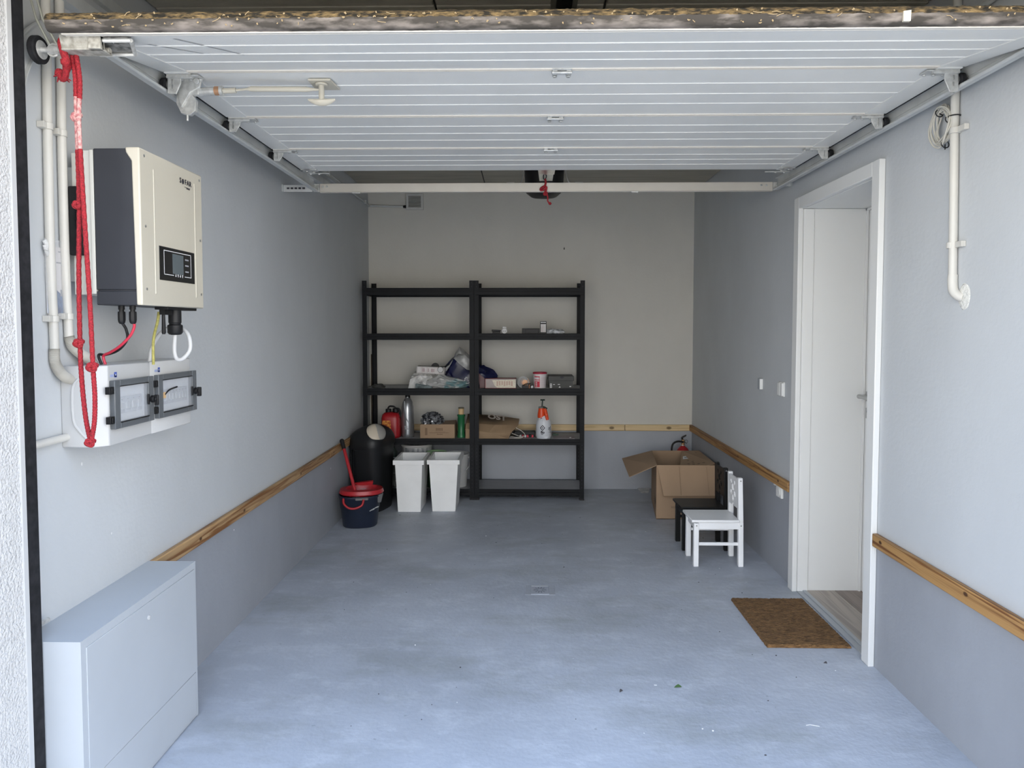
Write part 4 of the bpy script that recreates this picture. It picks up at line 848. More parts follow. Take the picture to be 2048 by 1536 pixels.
obj('paper_strip', M().hexa([(1.00, 6.20, 0.0), (1.06, 6.20, 0.0), (1.06, 6.22, 0), (1.00, 6.22, 0), (0.99, 6.335, 0.010), (1.10, 6.335, 0.010), (1.10, 6.345, 0.012), (0.99, 6.345, 0.012)]), WBAG, None, 'flat white strip on the floor against the back wall beside the box', 'strip')
obj('brown_board', M().box((-1.352, 6.332, 0.0), (-1.305, 6.350, 0.515)).box((-1.352, 6.34-0.010, 0.576), (-1.305, 6.350, 1.19)).box((-1.352, 6.332, 0.514), (-1.305, 6.335, 0.578)), BROWNB, None, 'narrow brown board standing in the back left corner behind the shelving', 'board')

# ================================================================= SHELVING
SY0, SY1 = 5.925, 6.322
LEV = [(1.745, 1.690), (1.371, 1.324), (0.922, 0.869), (0.505, 0.460), (0.088, 0.040)]
def shelf_unit(x0, x1, lab):
    t = thing('shelving_unit', lab, 'shelf', ((x0+x1)/2, 6.12, 0), 'black boltless shelving units')
    for xa, sx in ((x0, 1), (x1, -1)):
        for ya, sy in ((SY0, 1), (SY1, -1)):
            m = M(); z1 = 1.806
            if sx > 0: a0, a1 = xa, xa+0.037
            else: a0, a1 = xa-0.037, xa
            b0, b1 = (ya, ya+0.035) if sy > 0 else (ya-0.035, ya)
            yf = ya if sy > 0 else ya-0.0015
            m.box((a0, yf, 0.0), (a1, yf+0.0015, z1))                                   # face flange
            xw = xa if sx > 0 else xa-0.0015
            m.box((xw, b0, 0.0), (xw+0.0015, b1, z1))                                   # side flange
            for e in (a0, a1-0.002): m.box((e, yf-0.001 if sy > 0 else yf, 0.0), (e+0.002, yf+0.003, z1))
            zz = 0.10
            while zz < z1-0.02:
                m.box(((a0+a1)/2-0.002, yf-0.0006 if sy > 0 else yf-0.0006, zz), ((a0+a1)/2+0.002, yf+0.0002, zz+0.010), 1); zz += 0.032 if zz < 0.45 or zz > 1.7 else 1.3
            o = obj('post', m, [BLKM, INK], t)
            obj('foot', M().box((a0-0.001, b0-0.002, 0), (a1+0.001, b1+0.002, 0.012)), BLK, o)
    for zt, zb in LEV:
        for ya in (SY0+0.002, SY1-0.012):
            zm = zb + (zt-zb)*0.48
            m = M(); m.box((x0+0.006, ya, zt-0.006), (x1-0.006, ya+0.010, zt+0.002)); m.box((x0+0.006, ya+0.004, zm), (x1-0.006, ya+0.010, zt)); m.box((x0+0.006, ya-0.0035, zb), (x1-0.006, ya+0.010, zm))
            m.box((x0+0.006, ya-0.002, zb-0.002), (x1-0.006, ya+0.010, zb+0.004))
            obj('shelf_beam', m, BLKM, t, bevel=0.0008)
        for xa in (x0+0.002, x1-0.012): obj('side_beam', M().box((xa, SY0+0.012, zb), (xa+0.010, SY1-0.012, zt)), BLKM, t)
        obj('shelf_board', M().box((x0+0.013, SY0+0.013, zt-0.010), (x1-0.013, SY1-0.013, zt)), SHELF, t)
    return t
shelf_unit(-1.333, -0.418, 'left black steel shelving unit holding the fuel can and bags')
shelf_unit(-0.4155, 0.487, 'right black steel shelving unit holding the sprayer and paint bucket')

# ---------------- items on the second shelf (z 1.371)
z = 1.371
t = thing('power_adapter', 'white round socket adapter with black plug on the upper right shelf', 'adapter', (-0.19, 6.0, z))
obj('plug_body', M().box((-0.268, 5.985, z), (-0.205, 6.03, z+0.022)).hexa([(-0.275, 5.98, z+0.020), (-0.20, 5.98, z+0.022), (-0.20, 6.02, z+0.022), (-0.275, 6.02, z+0.02), (-0.275, 5.98, z+0.036), (-0.20, 5.98, z+0.032), (-0.20, 6.02, z+0.032), (-0.275, 6.02, z+0.036)]), BLK, t, 'black angular plug', bevel=0.003)
m = M(); m.lathe([(0.022, 0), (0.024, 0.004), (0.024, 0.03)], (-0.170, 5.965, z+0.024), 24, axis='y'); m.box((-0.186, 5.975, z+0.036), (-0.154, 6.01, z+0.060))
obj('socket_body', m, WPL, t, bevel=0.002)
obj('pin_holes', M().box((-0.180, 5.9635, z+0.020), (-0.175, 5.9655, z+0.026)).box((-0.165, 5.9635, z+0.020), (-0.160, 5.9655, z+0.026)), INK, t)
obj('flat_black_box', M().box((-0.025, 5.97, z), (0.119, 6.09, z+0.046)).box((0.004, 5.968, z+0.006), (0.110, 5.971, z+0.040)), BLK, None, 'flat black plastic box left of the small black and white carton', 'box', bevel=0.003)
t = thing('small_carton', 'tall narrow black and white carton on the upper right shelf', 'carton', (0.15, 6.0, z))
obj('body', M().box((0.124, 5.965, z), (0.176, 5.995, z+0.103)), BLK, t, bevel=0.001)
obj('label_panel', M().box((0.129, 5.9635, z+0.014), (0.171, 5.9655, z+0.080)), PINKL, t, 'pale printed label'); obj('top_stripe', M().box((0.129, 5.9635, z+0.091), (0.171, 5.9655, z+0.098)), INKW, t)
obj('plastic_bag', crumple((0.243, 6.02, z+0.014), (0.066, 0.05, 0.024), 11, 0.3, 3, z), CLRBAG, None, 'small crumpled clear bag right of the narrow carton', 'bag', smooth=20)

# ---------------- items on the middle shelf (z .922)
z = 0.922
t = thing('cable_tool', 'flat coil of dark cable at the left end of the middle shelf', 'cable', (-1.22, 6.02, z))
for k in range(3): obj('loop', M().tube([(-1.225 + (0.050-0.008*k)*cos(a), 6.03 + (0.06-0.008*k)*sin(a), z+0.008+0.007*k) for a in [q*pi/12 for q in range(24)]], 0.007, 8, closed=True), mat('dark_cable', (0.05, 0.05, 0.048), 0.5) if k == 0 else bpy.data.materials['dark_cable'], t)
wb = obj('plastic_bag', crumple((-0.850, 6.07, z+0.055), (0.100, 0.10, 0.078), 5, 0.20, 4, z), WBAG, None, 'crumpled white bag at the left of the pile on the middle shelf', 'bag', smooth=15)
obj('paper_flap', M().hexa([(-0.965, 5.955, z), (-0.915, 5.950, z), (-0.900, 5.965, z), (-0.955, 5.975, z), (-0.950, 5.975, z+0.075), (-0.905, 5.965, z+0.095), (-0.895, 5.98, z+0.10), (-0.935, 5.99, z+0.085)]), WBAG, wb, 'stiff printed corner of the bag', local=False)
gb = obj('plastic_bag', crumple((-0.665, 6.02, z+0.035), (0.165, 0.075, 0.044), 8, 0.24, 4, z, top=lambda p: Vector((p.x, p.y, p.z*(1 + 0.9*max(0, 1-abs(p.x+0.05)/0.09)) if p.z > 0 else p.z))), TEALBAG, None, 'crumpled grey plastic bag with teal print in front of the navy bag', 'bag', smooth=15)
obj('green_pouch', M().hexa([(-0.905, 5.948, z), (-0.76, 5.946, z), (-0.76, 5.99, z), (-0.905, 5.99, z), (-0.905, 5.955, z+0.040), (-0.77, 5.955, z+0.022), (-0.77, 5.99, z+0.022), (-0.905, 5.99, z+0.040)]), mat('dark_green_pouch', (0.06, 0.09, 0.09), 0.4, col2=(0.16, 0.20, 0.21), var=0.3, scale=30), None, 'dark green flat pouch under the white bag', 'pouch', bevel=0.004)
def peak(p):
    u = (p.x+0.21)/0.42
    if p.z > 0: p.z *= 1.35 if u < 0.55 else 0.85 + 0.5*max(0, 1-u)
    return p
def bagz(p):
    q = p.copy()
    if q.z > 0:
        f = max(0.15, 1 - abs(p.x + 0.08)/0.21) if p.x < 0.12 else 0.25
        q.z = p.z*(0.35 + 0.85*f)
    return q
nb = thing('shopping_bag', 'crumpled navy and grey plastic bag slumped between the two shelving units', 'bag', (-0.50, 6.10, z))
mm = crumple((-0.475, 6.11, z+0.075), (0.215, 0.095, 0.205), 21, 0.13, 4, z+0.002, top=bagz, freq=1.8)
mm.mi = []
for f in mm.f:
    c = sum((mm.v[i] for i in f), Vector())/len(f)
    up_ = c.z > 1.180 - 0.50*(c.x+0.58) and -0.60 < c.x < -0.44
    mm.mi.append(1 if up_ else 0)
obj('bag_body', mm, [NAVYBAG, GREYBAG], nb, smooth=15)
m = M()
def fold(m, pts, w0, y): 
    P_ = [Vector((a, y, b)) for a, b in pts]
    m.add([p for p in P_] + [p + Vector((0, 0.05, 0)) for p in P_], [tuple(range(len(P_)))] + [(i, (i+1) % len(P_), len(P_)+(i+1) % len(P_), len(P_)+i) for i in range(len(P_))])
m2 = M(); m2.add([(-0.600, 6.03, 1.165), (-0.555, 6.03, 1.205), (-0.50, 6.03, 1.195), (-0.455, 6.03, 1.15), (-0.42, 6.03, 1.06), (-0.48, 5.99, 1.075), (-0.54, 5.985, 1.12), (-0.590, 6.00, 1.168), (-0.53, 6.10, 1.20), (-0.45, 6.10, 1.12)], [(7,0,1,2), (7,2,6), (6,2,3), (6,3,5), (5,3,4), (1,8,2), (2,8,3), (3,8,9), (3,9,4)])
o_ = obj('bag_rim', m2, GREYBAG, nb, 'grey lining folded over the top', smooth=10); md = o_.modifiers.new('s', 'SOLIDIFY'); md.thickness = 0.004
m2 = M(); m2.add([(-0.600, 6.04, 1.165), (-0.640, 6.05, 1.11), (-0.695, 6.05, 1.095), (-0.690, 6.04, 1.065), (-0.655, 6.04, 1.06), (-0.620, 6.03, 1.12), (-0.68, 6.07, 1.04)], [(0,1,5), (1,2,3), (1,3,5), (3,4,5), (3,6,4)])
o_ = obj('bag_handle', m2, GREYBAG, nb, 'torn grey handle', smooth=10); md = o_.modifiers.new('s', 'SOLIDIFY'); md.thickness = 0.004
m = M()
for k in range(10):
    a = k*0.62; m.lathe([(0.001, -0.006), (0.006, 0), (0.001, 0.006)], (-0.487 + 0.018*cos(a) + 0.004*k*0.3, 5.985, 0.985 + 0.026*sin(a)), 6, axis='y')
obj('print_dots', m, INKW, nb, 'ring of white printed dots')
t = thing('thin_carton', 'flat pale carton lying on top of the white bag pile', 'carton', (-0.80, 6.0, 1.035))
RZ = Matrix.Rotation(R(3), 3, 'Y')
obj('body', M().box((-0.897, 5.965, 1.040), (-0.665, 6.09, 1.100), rot=RZ), mat('pale_carton', (0.46, 0.43, 0.41), 0.6), t, bevel=0.002)
obj('label_panel', M().box((-0.888, 5.9625, 1.047), (-0.710, 5.9655, 1.093), rot=RZ, c=(-0.781, 6.03, 1.07)), PINKL, t); 
m = M()
for x in (-0.845, -0.835, -0.80, -0.775, -0.765, -0.755): m.box((x, 5.9610, 1.056), (x+0.005, 5.963, 1.084), rot=RZ, c=(-0.781, 6.03, 1.07))
obj('lettering', m, mat('dull_red_print', (0.35, 0.22, 0.23), 0.6), t)
t = thing('tape_roll', 'white ended roll leaning against the thin carton', 'roll', (-0.70, 6.0, 1.04))
obj('roll_body', M().lathe([(0.020, -0.0), (0.025, 0.004), (0.025, 0.10)], (-0.697, 5.956, 1.076), 24, axis='y'), BLK, t); obj('end_disc', M().lathe([(0.0, -0.001), (0.022, -0.001), (0.022, 0.002)], (-0.697, 5.955, 1.076), 24, axis='y').box((-0.70, 5.952, 1.060), (-0.697, 5.955, 1.092)), WPL, t)
obj('round_lid', M().lathe([(0.034, 0), (0.034, 0.012), (0.028, 0.012)], (-0.752, 6.05, 1.094), 24, axis='y'), BLK, None, 'small black round lid standing behind the thin carton', 'lid')
# right unit
t = thing('tile_carton', 'red edged carton with cream label on the middle right shelf', 'carton', (-0.20, 6.02, z))
obj('body', M().box((-0.327, 5.962, z), (-0.074, 6.10, z+0.078)), mat('pale_red_edged_card', (0.42, 0.36, 0.34), 0.55, var=0.08, scale=20), t, bevel=0.001)
m = M().prism([(-0.272, z+0.068), (-0.078, z+0.072), (-0.078, z+0.005), (-0.228, z+0.005), (-0.250, z+0.022)], 5.9595, 5.9625, 1); obj('label_panel', m, CRLAB, t, 'cream printed label')
m = M()
for k in range(7): m.box((-0.235+0.02*k, 5.958, z+0.020+0.004*(k % 3)), (-0.222+0.02*k, 5.960, z+0.060), 0)
obj('lettering', m, mat('faint_print', (0.60, 0.42, 0.33), 0.6), t)
obj('red_edge', M().box((-0.330, 5.9600, z), (-0.326, 5.964, z+0.076)).box((-0.330, 5.9600, z), (-0.072, 5.9635, z+0.0035)).box((-0.330, 5.97, z+0.076), (-0.072, 6.10, z+0.0795)), mat('dark_red_card', (0.28, 0.03, 0.03), 0.5), t)
obj('red_folder', M().hexa([(-0.375, 6.0, z), (-0.335, 6.0, z), (-0.335, 6.15, z), (-0.375, 6.15, z), (-0.392, 6.0, z+0.13), (-0.336, 6.0, z+0.080), (-0.336, 6.15, z+0.080), (-0.392, 6.15, z+0.13)]), mat('dark_red_folder', (0.10, 0.02, 0.025), 0.4), None, 'dark red folded packet leaning against the navy bag', 'packet')
t = thing('wire_coil', 'coil of white wire around a copper coloured roll on the middle shelf', 'wire', (-0.01, 6.0, z))
obj('roll_core', M().lathe([(0.012, -0.03), (0.040, -0.03), (0.040, 0.03), (0.012, 0.03)], (0.0, 6.06, z+0.042), 24, axis='y'), COPP, t)
for k in range(4): obj('loop', M().tube([(-0.016 + 0.006*k + (0.043-0.004*k)*cos(a), 5.975 + 0.010*k, z+0.050 - 0.002*k + (0.045-0.006*k)*sin(a)) for a in [q*pi/14 for q in range(28)]], 0.0032, 7, closed=True), WPL, t)
obj('hand_clamp', M().box((-0.025, 5.952, z), (0.050, 5.972, z+0.024)).box((0.030, 5.950, z), (0.042, 5.97, z+0.034), 1).tube([(-0.022, 5.96, z+0.02), (0.005, 5.96, z+0.036), (0.045, 5.962, z+0.040)], 0.005, 6), [BLK, mat('brown_plastic', (0.20, 0.07, 0.02), 0.5)], None, 'small black and brown clamp in front of the wire coil', 'tool', bevel=0.002)
obj('pale_cap', M().lathe([(0.004, -0.012), (0.010, -0.006), (0.010, 0.006), (0.004, 0.010)], (0.058, 5.958, z+0.013), 12, axis='y'), INKW, None, 'tiny pale round cap left of the paint bucket', 'cap')
t = thing('filler_bucket', 'small white paint bucket with red lid on the middle shelf', 'bucket', (0.124, 6.02, z))
obj('tub', M().lathe([(0.048, 0), (0.050, 0.002), (0.055, 0.112), (0.0565, 0.113), (0.0565, 0.124)], (0.124, 6.02, z), 36), mat('pinkish_white_tub', (0.72, 0.66, 0.66), 0.4), t)
obj('lid', M().lathe([(0.058, 0.118), (0.0595, 0.120), (0.0595, 0.130), (0.054, 0.132), (0.052, 0.128), (0.0, 0.128)], (0.124, 6.02, z), 36), mat('crimson_lid', (0.40, 0.012, 0.04), 0.4), t, 'red lid')
m = M()
def onband(m, a0, a1, z0, z1, r0=0.0505, r1=0.0555, mi=0, c=(0.124, 6.02)):
    n = 5; vs = []
    for i in range(n+1):
        a = a0+(a1-a0)*i/n
        for zz in (z0, z1): r = r0+(r1-r0)*zz/0.112+0.0007; vs.append((c[0]+r*cos(a), c[1]+r*sin(a), z+zz))
    m.add(vs, [(2*i, 2*i+2, 2*i+3, 2*i+1) for i in range(n)], mi)
onband(m, R(215), R(268), 0.010, 0.058); onband(m, R(215), R(268), 0.066, 0.072); onband(m, R(215), R(268), 0.092, 0.100); onband(m, R(262), R(266), 0.01, 0.10)
for k in range(5): onband(m, R(226), R(244), 0.016+k*0.008, 0.020+k*0.008, 0.0508, 0.0558, 1)
for k in range(9): onband(m, R(274), R(318), 0.014+k*0.009, 0.0155+k*0.009, mi=2)
obj('label_print', m, [INKR, INKW, mat('pink_print', (0.55, 0.35, 0.38), 0.6)], t, 'crimson label print')
t = thing('shoe_box', 'dark grey lidded cardboard box at the right end of the middle shelf', 'box', (0.30, 6.05, z))
obj('body', M().box((0.198, 5.968, z), (0.395, 6.20, z+0.090)), DGREY, t, bevel=0.001); obj('lid', M().box((0.192, 5.962, z+0.062), (0.402, 6.206, z+0.102)), DGREY, t, bevel=0.003)
obj('finger_hole', M().lathe([(0.0, 0), (0.016, 0), (0.016, 0.0015)], (0.304, 5.9605, z+0.092), 16, axis='y', sy=0.55), INK, t)
m = M().box((0.206, 5.9665, z+0.004), (0.222, 5.9685, z+0.040)); 
for k in range(4): m.box((0.208, 5.9655, z+0.008+k*0.008), (0.220, 5.967, z+0.011+k*0.008), 1)
m.box((0.232, 5.9665, z+0.030), (0.246, 5.9685, z+0.035)); m.box((0.270, 5.9665, z+0.031), (0.288, 5.9685, z+0.036)); m.add([(0.276, 5.967, z+0.006), (0.294, 5.967, z+0.006), (0.286, 5.967, z+0.020)], [(0,1,2)]); m.box((0.366, 5.9665, z+0.012), (0.380, 5.9685, z+0.020))
obj('label_panel', m, [INKW, INK], t, 'white labels and marks')

# ---------------- items on the fourth shelf (z .505)
z = 0.505
t = thing('fuel_can', 'red plastic fuel can with black cap and orange label', 'can', (-1.12, 6.03, z))
m = M(); prof = [(0.070, 0), (0.078, 0.004), (0.080, 0.018), (0.080, 0.165), (0.074, 0.190), (0.058, 0.206), (0.03, 0.212), (0.0, 0.212)]
m.lathe(prof, (-1.121, 6.045, z), 32, sx=0.96, sy=1.05, power=4.5); obj('can_body', m, REDC, t, smooth=60)
m = M(); m.lathe([(0.024, 0), (0.024, 0.028), (0.020, 0.030)], (-1.145, 6.035, z+0.208), 12); m.lathe([(0.020, 0), (0.026, 0.006), (0.026, 0.034), (0.018, 0.038)], (-1.085, 6.035, z+0.206), 12); m.tube(spline([(-1.15, 6.035, z+0.235), (-1.135, 6.035, z+0.258), (-1.10, 6.035, z+0.256), (-1.078, 6.035, z+0.236)]), 0.008, 8); m.tube(spline([(-1.08, 6.03, z+0.24), (-1.055, 6.03, z+0.235), (-1.048, 6.03, z+0.20), (-1.052, 6.03, z+0.15)]), 0.009, 8)
obj('cap', m, BLK, t, 'black spout cap and handle', bevel=0.001)
obj('warning_label', M().box((-1.182, 5.9595, z+0.075), (-1.112, 5.9615, z+0.148)), ORLAB, t, 'orange pictogram label'); obj('small_label', M().box((-1.130, 5.959, z+0.040), (-1.112, 5.961, z+0.070)).box((-1.128, 5.958, z+0.055), (-1.118, 5.9595, z+0.063)), INKW, t)
obj('grip_recess', M().box((-1.060, 5.985, z+0.04), (-1.043, 6.02, z+0.17)), REDC, t, bevel=0.006)
t = thing('oil_bottle', 'tall silver plastic oil bottle with black cap beside the red fuel can', 'bottle', (-0.985, 6.05, z))
prof = [(0.044, 0), (0.050, 0.006), (0.052, 0.03), (0.052, 0.20), (0.050, 0.25), (0.041, 0.295), (0.026, 0.322), (0.018, 0.330), (0.018, 0.338), (0, 0.338)]
obj('bottle_body', M().lathe(prof, (-0.985, 6.05, z), 32, sx=1.0, sy=1.25), SILV, t, smooth=70)
obj('cap', M().lathe([(0.020, 0.328), (0.021, 0.330), (0.021, 0.348), (0.018, 0.351)], (-0.985, 6.05, z), 16), BLK, t, 'black screw cap')
m = M(); m.tube(spline([(-1.005, 5.998, z+0.305), (-0.998, 5.986, z+0.24), (-0.988, 5.983, z+0.17), (-0.965, 5.984, z+0.125)]), [0.007]*10+[0.004]*9, 8); obj('moulded_rib', m, SILV, t)
m = textm('5L', 0.04, frame((-0.985, 5.9835, z+0.085), (1, 0, 0), (0, 0, 1)), bold=0.001)
obj('embossed_mark', m, mat('dull_silver', (0.30, 0.30, 0.31), 0.4, metal=0.6), t)
def open_box(name, x0, x1, y0, y1, z0, z1, th, mt, parent):
    m = M(); m.box((x0, y0, z0), (x1, y0+th, z1)); m.box((x0, y1-th, z0), (x1, y1, z1)); m.box((x0, y0+th, z0), (x0+th, y1-th, z1)); m.box((x1-th, y0+th, z0), (x1, y1-th, z1)); m.box((x0, y0, z0), (x1, y1, z0+th))
    return obj(name, m, mt, parent, bevel=0.001)
t = thing('cardboard_box', 'small cardboard box with printed side on the fourth shelf', 'box', (-0.72, 6.05, z))
open_box('box_body', -0.868, -0.582, 5.955, 6.17, z, z+0.118, 0.004, CARD, t)
m = M().hexa([(-0.70, 5.96, z+0.112), (-0.586, 5.96, z+0.114), (-0.586, 6.165, z+0.116), (-0.70, 6.165, z+0.112), (-0.70, 5.96, z+0.115), (-0.586, 5.96, z+0.118), (-0.586, 6.165, z+0.128), (-0.70, 6.165, z+0.122)]); obj('flap', m, CARD, t)
m = M().box((-0.828, 5.9535, z+0.028), (-0.808, 5.9555, z+0.088)); q = textm('FRAGILE', 0.013, frame((-0.705, 5.954, z+0.035), (1, 0, 0), (0, 0, 1)), bold=0.0006); m.add(q.v, q.f)
pr = mat('brown_print', (0.22, 0.14, 0.085), 0.8); m.box((-0.79, 5.9535, z+0.046), (-0.63, 5.9555, z+0.049)); m.box((-0.74, 5.9535, z+0.054), (-0.66, 5.9555, z+0.057))
for k in range(5): m.box((-0.737+k*0.012, 5.9535, z+0.065), (-0.729+k*0.012, 5.9555, z+0.088))
obj('print', m, pr, t, 'faded brown print')
obj('foil_bag', crumple((-0.775, 6.03, z+0.146), (0.072, 0.06, 0.052), 31, 0.32, 4, z+0.095), SILVBAG, None, 'crumpled silver and black foil bag in the small cardboard box', 'bag', smooth=15)
t = thing('green_bottle', 'slim green bottle with tan cap on the fourth shelf', 'bottle', (-0.533, 6.02, z))
obj('bottle_body', M().lathe([(0.030, 0), (0.034, 0.003), (0.034, 0.020), (0.029, 0.030), (0.029, 0.175), (0.034, 0.182), (0.034, 0.192), (0.022, 0.196), (0, 0.196)], (-0.533, 6.02, z), 28), GRN, t)
obj('cap', M().lathe([(0.023, 0.195), (0.023, 0.247), (0.021, 0.251), (0, 0.251)], (-0.533, 6.02, z), 24), TAN, t, 'tan cylindrical cap'); obj('cap_ring', M().lathe([(0.0235, 0.243), (0.0245, 0.246), (0.0235, 0.253)], (-0.533, 6.02, z), 24), mat('dark_olive', (0.10, 0.09, 0.05), 0.5), t)
# kraft bag lying on its side
t = thing('paper_bag', 'brown paper bag lying on its side across the fourth shelf', 'bag', (-0.22, 6.07, z))
def bx(pts, mt, nm, th=0.002, lab=None):
    m = M(); m.add(pts[0], pts[1]); o = obj(nm, m, mt, t, lab, smooth=12); md = o.modifiers.new('s', 'SOLIDIFY'); md.thickness = th; return o
zz = z + 0.002
V = [(-0.492, 5.955, zz), (-0.135, 5.945, zz), (-0.125, 6.20, zz), (-0.492, 6.20, zz),          # 0-3 base
     (-0.492, 6.03, zz+0.120), (-0.055, 6.02, zz+0.105), (-0.048, 6.19, zz+0.135), (-0.492, 6.20, zz+0.175),  # 4-7 top
     (-0.300, 5.942, zz+0.050), (-0.118, 5.950, zz+0.045), (-0.25, 5.985, zz+0.110), (-0.25, 6.19, zz+0.165), (-0.492, 5.96, zz+0.08)]
obj_b = bx((V, [(0,1,8), (0,8,12), (1,9,8), (8,9,5,10), (8,10,4,12), (4,10,11,7), (10,5,6,11), (3,7,6,2), (0,12,4,7,3), (0,3,2,1)]), KRAFT, 'bag_body')
m = textm('OST', 0.085, frame((-0.235, 6.085, zz+0.150), (1, 0.12, -0.15), (0.25, 1, 0.55)), bold=0.003, extr=0.0008)
m.v = [v + Vector((0, 0, 0.008)) for v in m.v]
obj('lettering', m, mat('pale_bag_print', (0.40, 0.35, 0.30), 0.7), t, 'large pale letters on the upper face')
m = M(); m.tube(spline([(-0.075, 5.985, zz+0.085), (-0.03, 5.975, zz+0.062), (-0.002, 5.97, zz+0.035), (-0.010, 5.965, zz+0.018), (-0.05, 5.962, zz+0.020), (-0.11, 5.962, zz+0.045)]), 0.0032, 7); m.tube(spline([(-0.12, 5.955, zz+0.016), (-0.06, 5.95, zz+0.010), (-0.015, 5.95, zz+0.012)]), 0.003, 7); m.tube(spline([(-0.13, 5.95, zz+0.006), (-0.07, 5.948, zz+0.003), (-0.03, 5.948, zz+0.004)]), 0.003, 7)
obj('cord_handle', m, mat('pale_cord', (0.50, 0.46, 0.40), 0.7), t, 'pale twisted cord handles')
t = thing('tool_strip', 'dark tool case with red and white bits behind the bag handles', 'tool', (0.0, 6.1, z))
obj('case', M().box((-0.09, 6.06, z), (0.085, 6.16, z+0.045)), BLK, t, bevel=0.004)
m = M(); 
for k, mi in enumerate((0, 1, 0, 1, 2, 1)): m.box((-0.045+0.02*k, 6.03, z), (-0.029+0.02*k, 6.058, z+0.020), mi)
obj('tool_bits', m, [INKW, INKR, BLK], t, bevel=0.002)
# pressure sprayer
t = thing('pressure_sprayer', 'white and orange hand pump sprayer on the fourth shelf', 'sprayer', (0.155, 6.01, z))
prof = [(0.050, 0.004), (0.060, 0.010), (0.065, 0.018), (0.064, 0.10), (0.060, 0.135), (0.047, 0.165), (0.030, 0.182), (0.026, 0.188), (0, 0.188)]
obj('tank', M().lathe(prof, (0.155, 6.01, z), 36), SPRW, t, 'milky white tank', smooth=60)
obj('foot_skirt', M().lathe([(0.060, 0.012), (0.058, 0.0), (0.050, 0.0)], (0.155, 6.01, z), 30).prism([(0.150, z+0.020), (0.195, z+0.020), (0.175, z-0.0)], 5.945, 5.955, 1), SPRW, t)
m = M(); m.lathe([(0.031, 0.170), (0.033, 0.182), (0.031, 0.205), (0.024, 0.245), (0.020, 0.262), (0, 0.264)], (0.137, 6.01, z), 20); obj('pump_collar', m, ORNG, t, 'orange pump collar')
m = M(); m.tube([(0.165, 5.99, z+0.245), (0.176, 5.975, z+0.20), (0.186, 5.968, z+0.155)], [0.014, 0.015, 0.013], 12); 
for k in range(4): m.tube([(0.170+0.004*k, 5.968-0.0035*k, z+0.225-0.018*k), (0.180+0.004*k, 5.968-0.0035*k, z+0.224-0.018*k)], 0.0075, 8)
obj('grip', m, ORNG, t, 'orange ribbed grip')
m = M(); m.tube([(0.142, 6.01, z+0.26), (0.146, 6.01, z+0.315)], 0.0055, 10); m.tube([(0.128, 6.01, z+0.317), (0.165, 6.01, z+0.317)], 0.0065, 8); m.box((0.112, 5.985, z+0.250), (0.150, 6.005, z+0.262)); m.tube([(0.150, 5.995, z+0.262), (0.182, 5.985, z+0.245)], 0.009, 8)
obj('pump_handle', m, mat('very_dark_green', (0.012, 0.03, 0.022), 0.4), t, 'dark T shaped pump handle and nozzle')
obj('valve', M().lathe([(0.0, -0.004), (0.008, -0.004), (0.009, 0.006)], (0.137, 5.972, z+0.165), 12, axis='y'), mat('dark_red_valve', (0.35, 0.02, 0.01), 0.4), t)
m = M(); cxx, czz, rr_, yy = 0.145, z+0.092, 0.018, 5.9435
for a0 in range(4):
    a = Vector((cxx + rr_*cos(a0*pi/2), yy, czz + rr_*1.15*sin(a0*pi/2))); b = Vector((cxx + rr_*cos((a0+1)*pi/2), yy, czz + rr_*1.15*sin((a0+1)*pi/2))); m.tube([a, b], 0.0028, 6)
m.box((cxx-0.004, yy-0.001, czz-0.004), (cxx+0.004, yy+0.002, czz+0.004), rot=Matrix.Rotation(R(45), 3, 'Y'))
q = textm('flo', 0.030, frame((0.146, yy, z+0.055), (1, 0, 0), (0, 0, 1)), bold=0.0012, extr=0.001); m.add(q.v, q.f); m.box((0.134, yy, z+0.036), (0.150, yy+0.002, z+0.040))
obj('logo', m, INK, t, 'dark diamond emblem and flo lettering')
m = textm('2.0L', 0.034, frame((0.202, 5.967, z+0.075), (0.05, 0.03, 1), (-1, -0.9, 0.0)), bold=0.0004, extr=0.0008); obj('side_print', m, INK, t)
obj('green_clip', M().box((0.235, 6.13, z), (0.285, 6.16, z+0.012)).box((0.242, 6.135, z+0.01), (0.262, 6.155, z+0.018)), mat('dark_green_clip', (0.02, 0.07, 0.04), 0.5), None, 'small dark green clip to the right of the sprayer', 'clip')
obj('thin_booklet', M().box((0.235, 5.96, z), (0.415, 6.13, z+0.003)), mat('grey_pink_paper', (0.30, 0.26, 0.27), 0.6), None, 'thin greyish sheet lying right of the sprayer', 'paper')
obj('white_token', M().lathe([(0.009, 0.003), (0.009, 0.006), (0, 0.007)], (0.378, 6.01, z), 12), INKW, None, 'tiny white disc on the thin sheet', 'disc')

# ---------------- bottom shelf of the left unit
z = 0.088
t = thing('storage_tub', 'round translucent white tub with wrinkled label under the fourth shelf', 'tub', (-0.925, 6.14, z))
obj('tub_body', M().lathe([(0.110, 0), (0.112, 0.01), (0.128, 0.325), (0.136, 0.330), (0.137, 0.345), (0.131, 0.347), (0.124, 0.33), (0, 0.32)], (-0.925, 6.155, z), 40), TUBW, t)
obj('label_band', M().lathe([(0.1255, 0.255), (0.1290, 0.322)], (-0.925, 6.155, z), 40), TUBL, t, 'crinkled grey label band')
t = thing('paint_can', 'green rimmed open paint can behind the white bins', 'can', (-0.765, 6.02, z))
obj('can_body', M().lathe([(0.080, 0), (0.082, 0.28), (0.080, 0.282), (0.078, 0.27), (0.076, 0.02), (0, 0.018)], (-0.745, 6.05, z), 36), mat('dark_green_can', (0.02, 0.07, 0.03), 0.4), t)
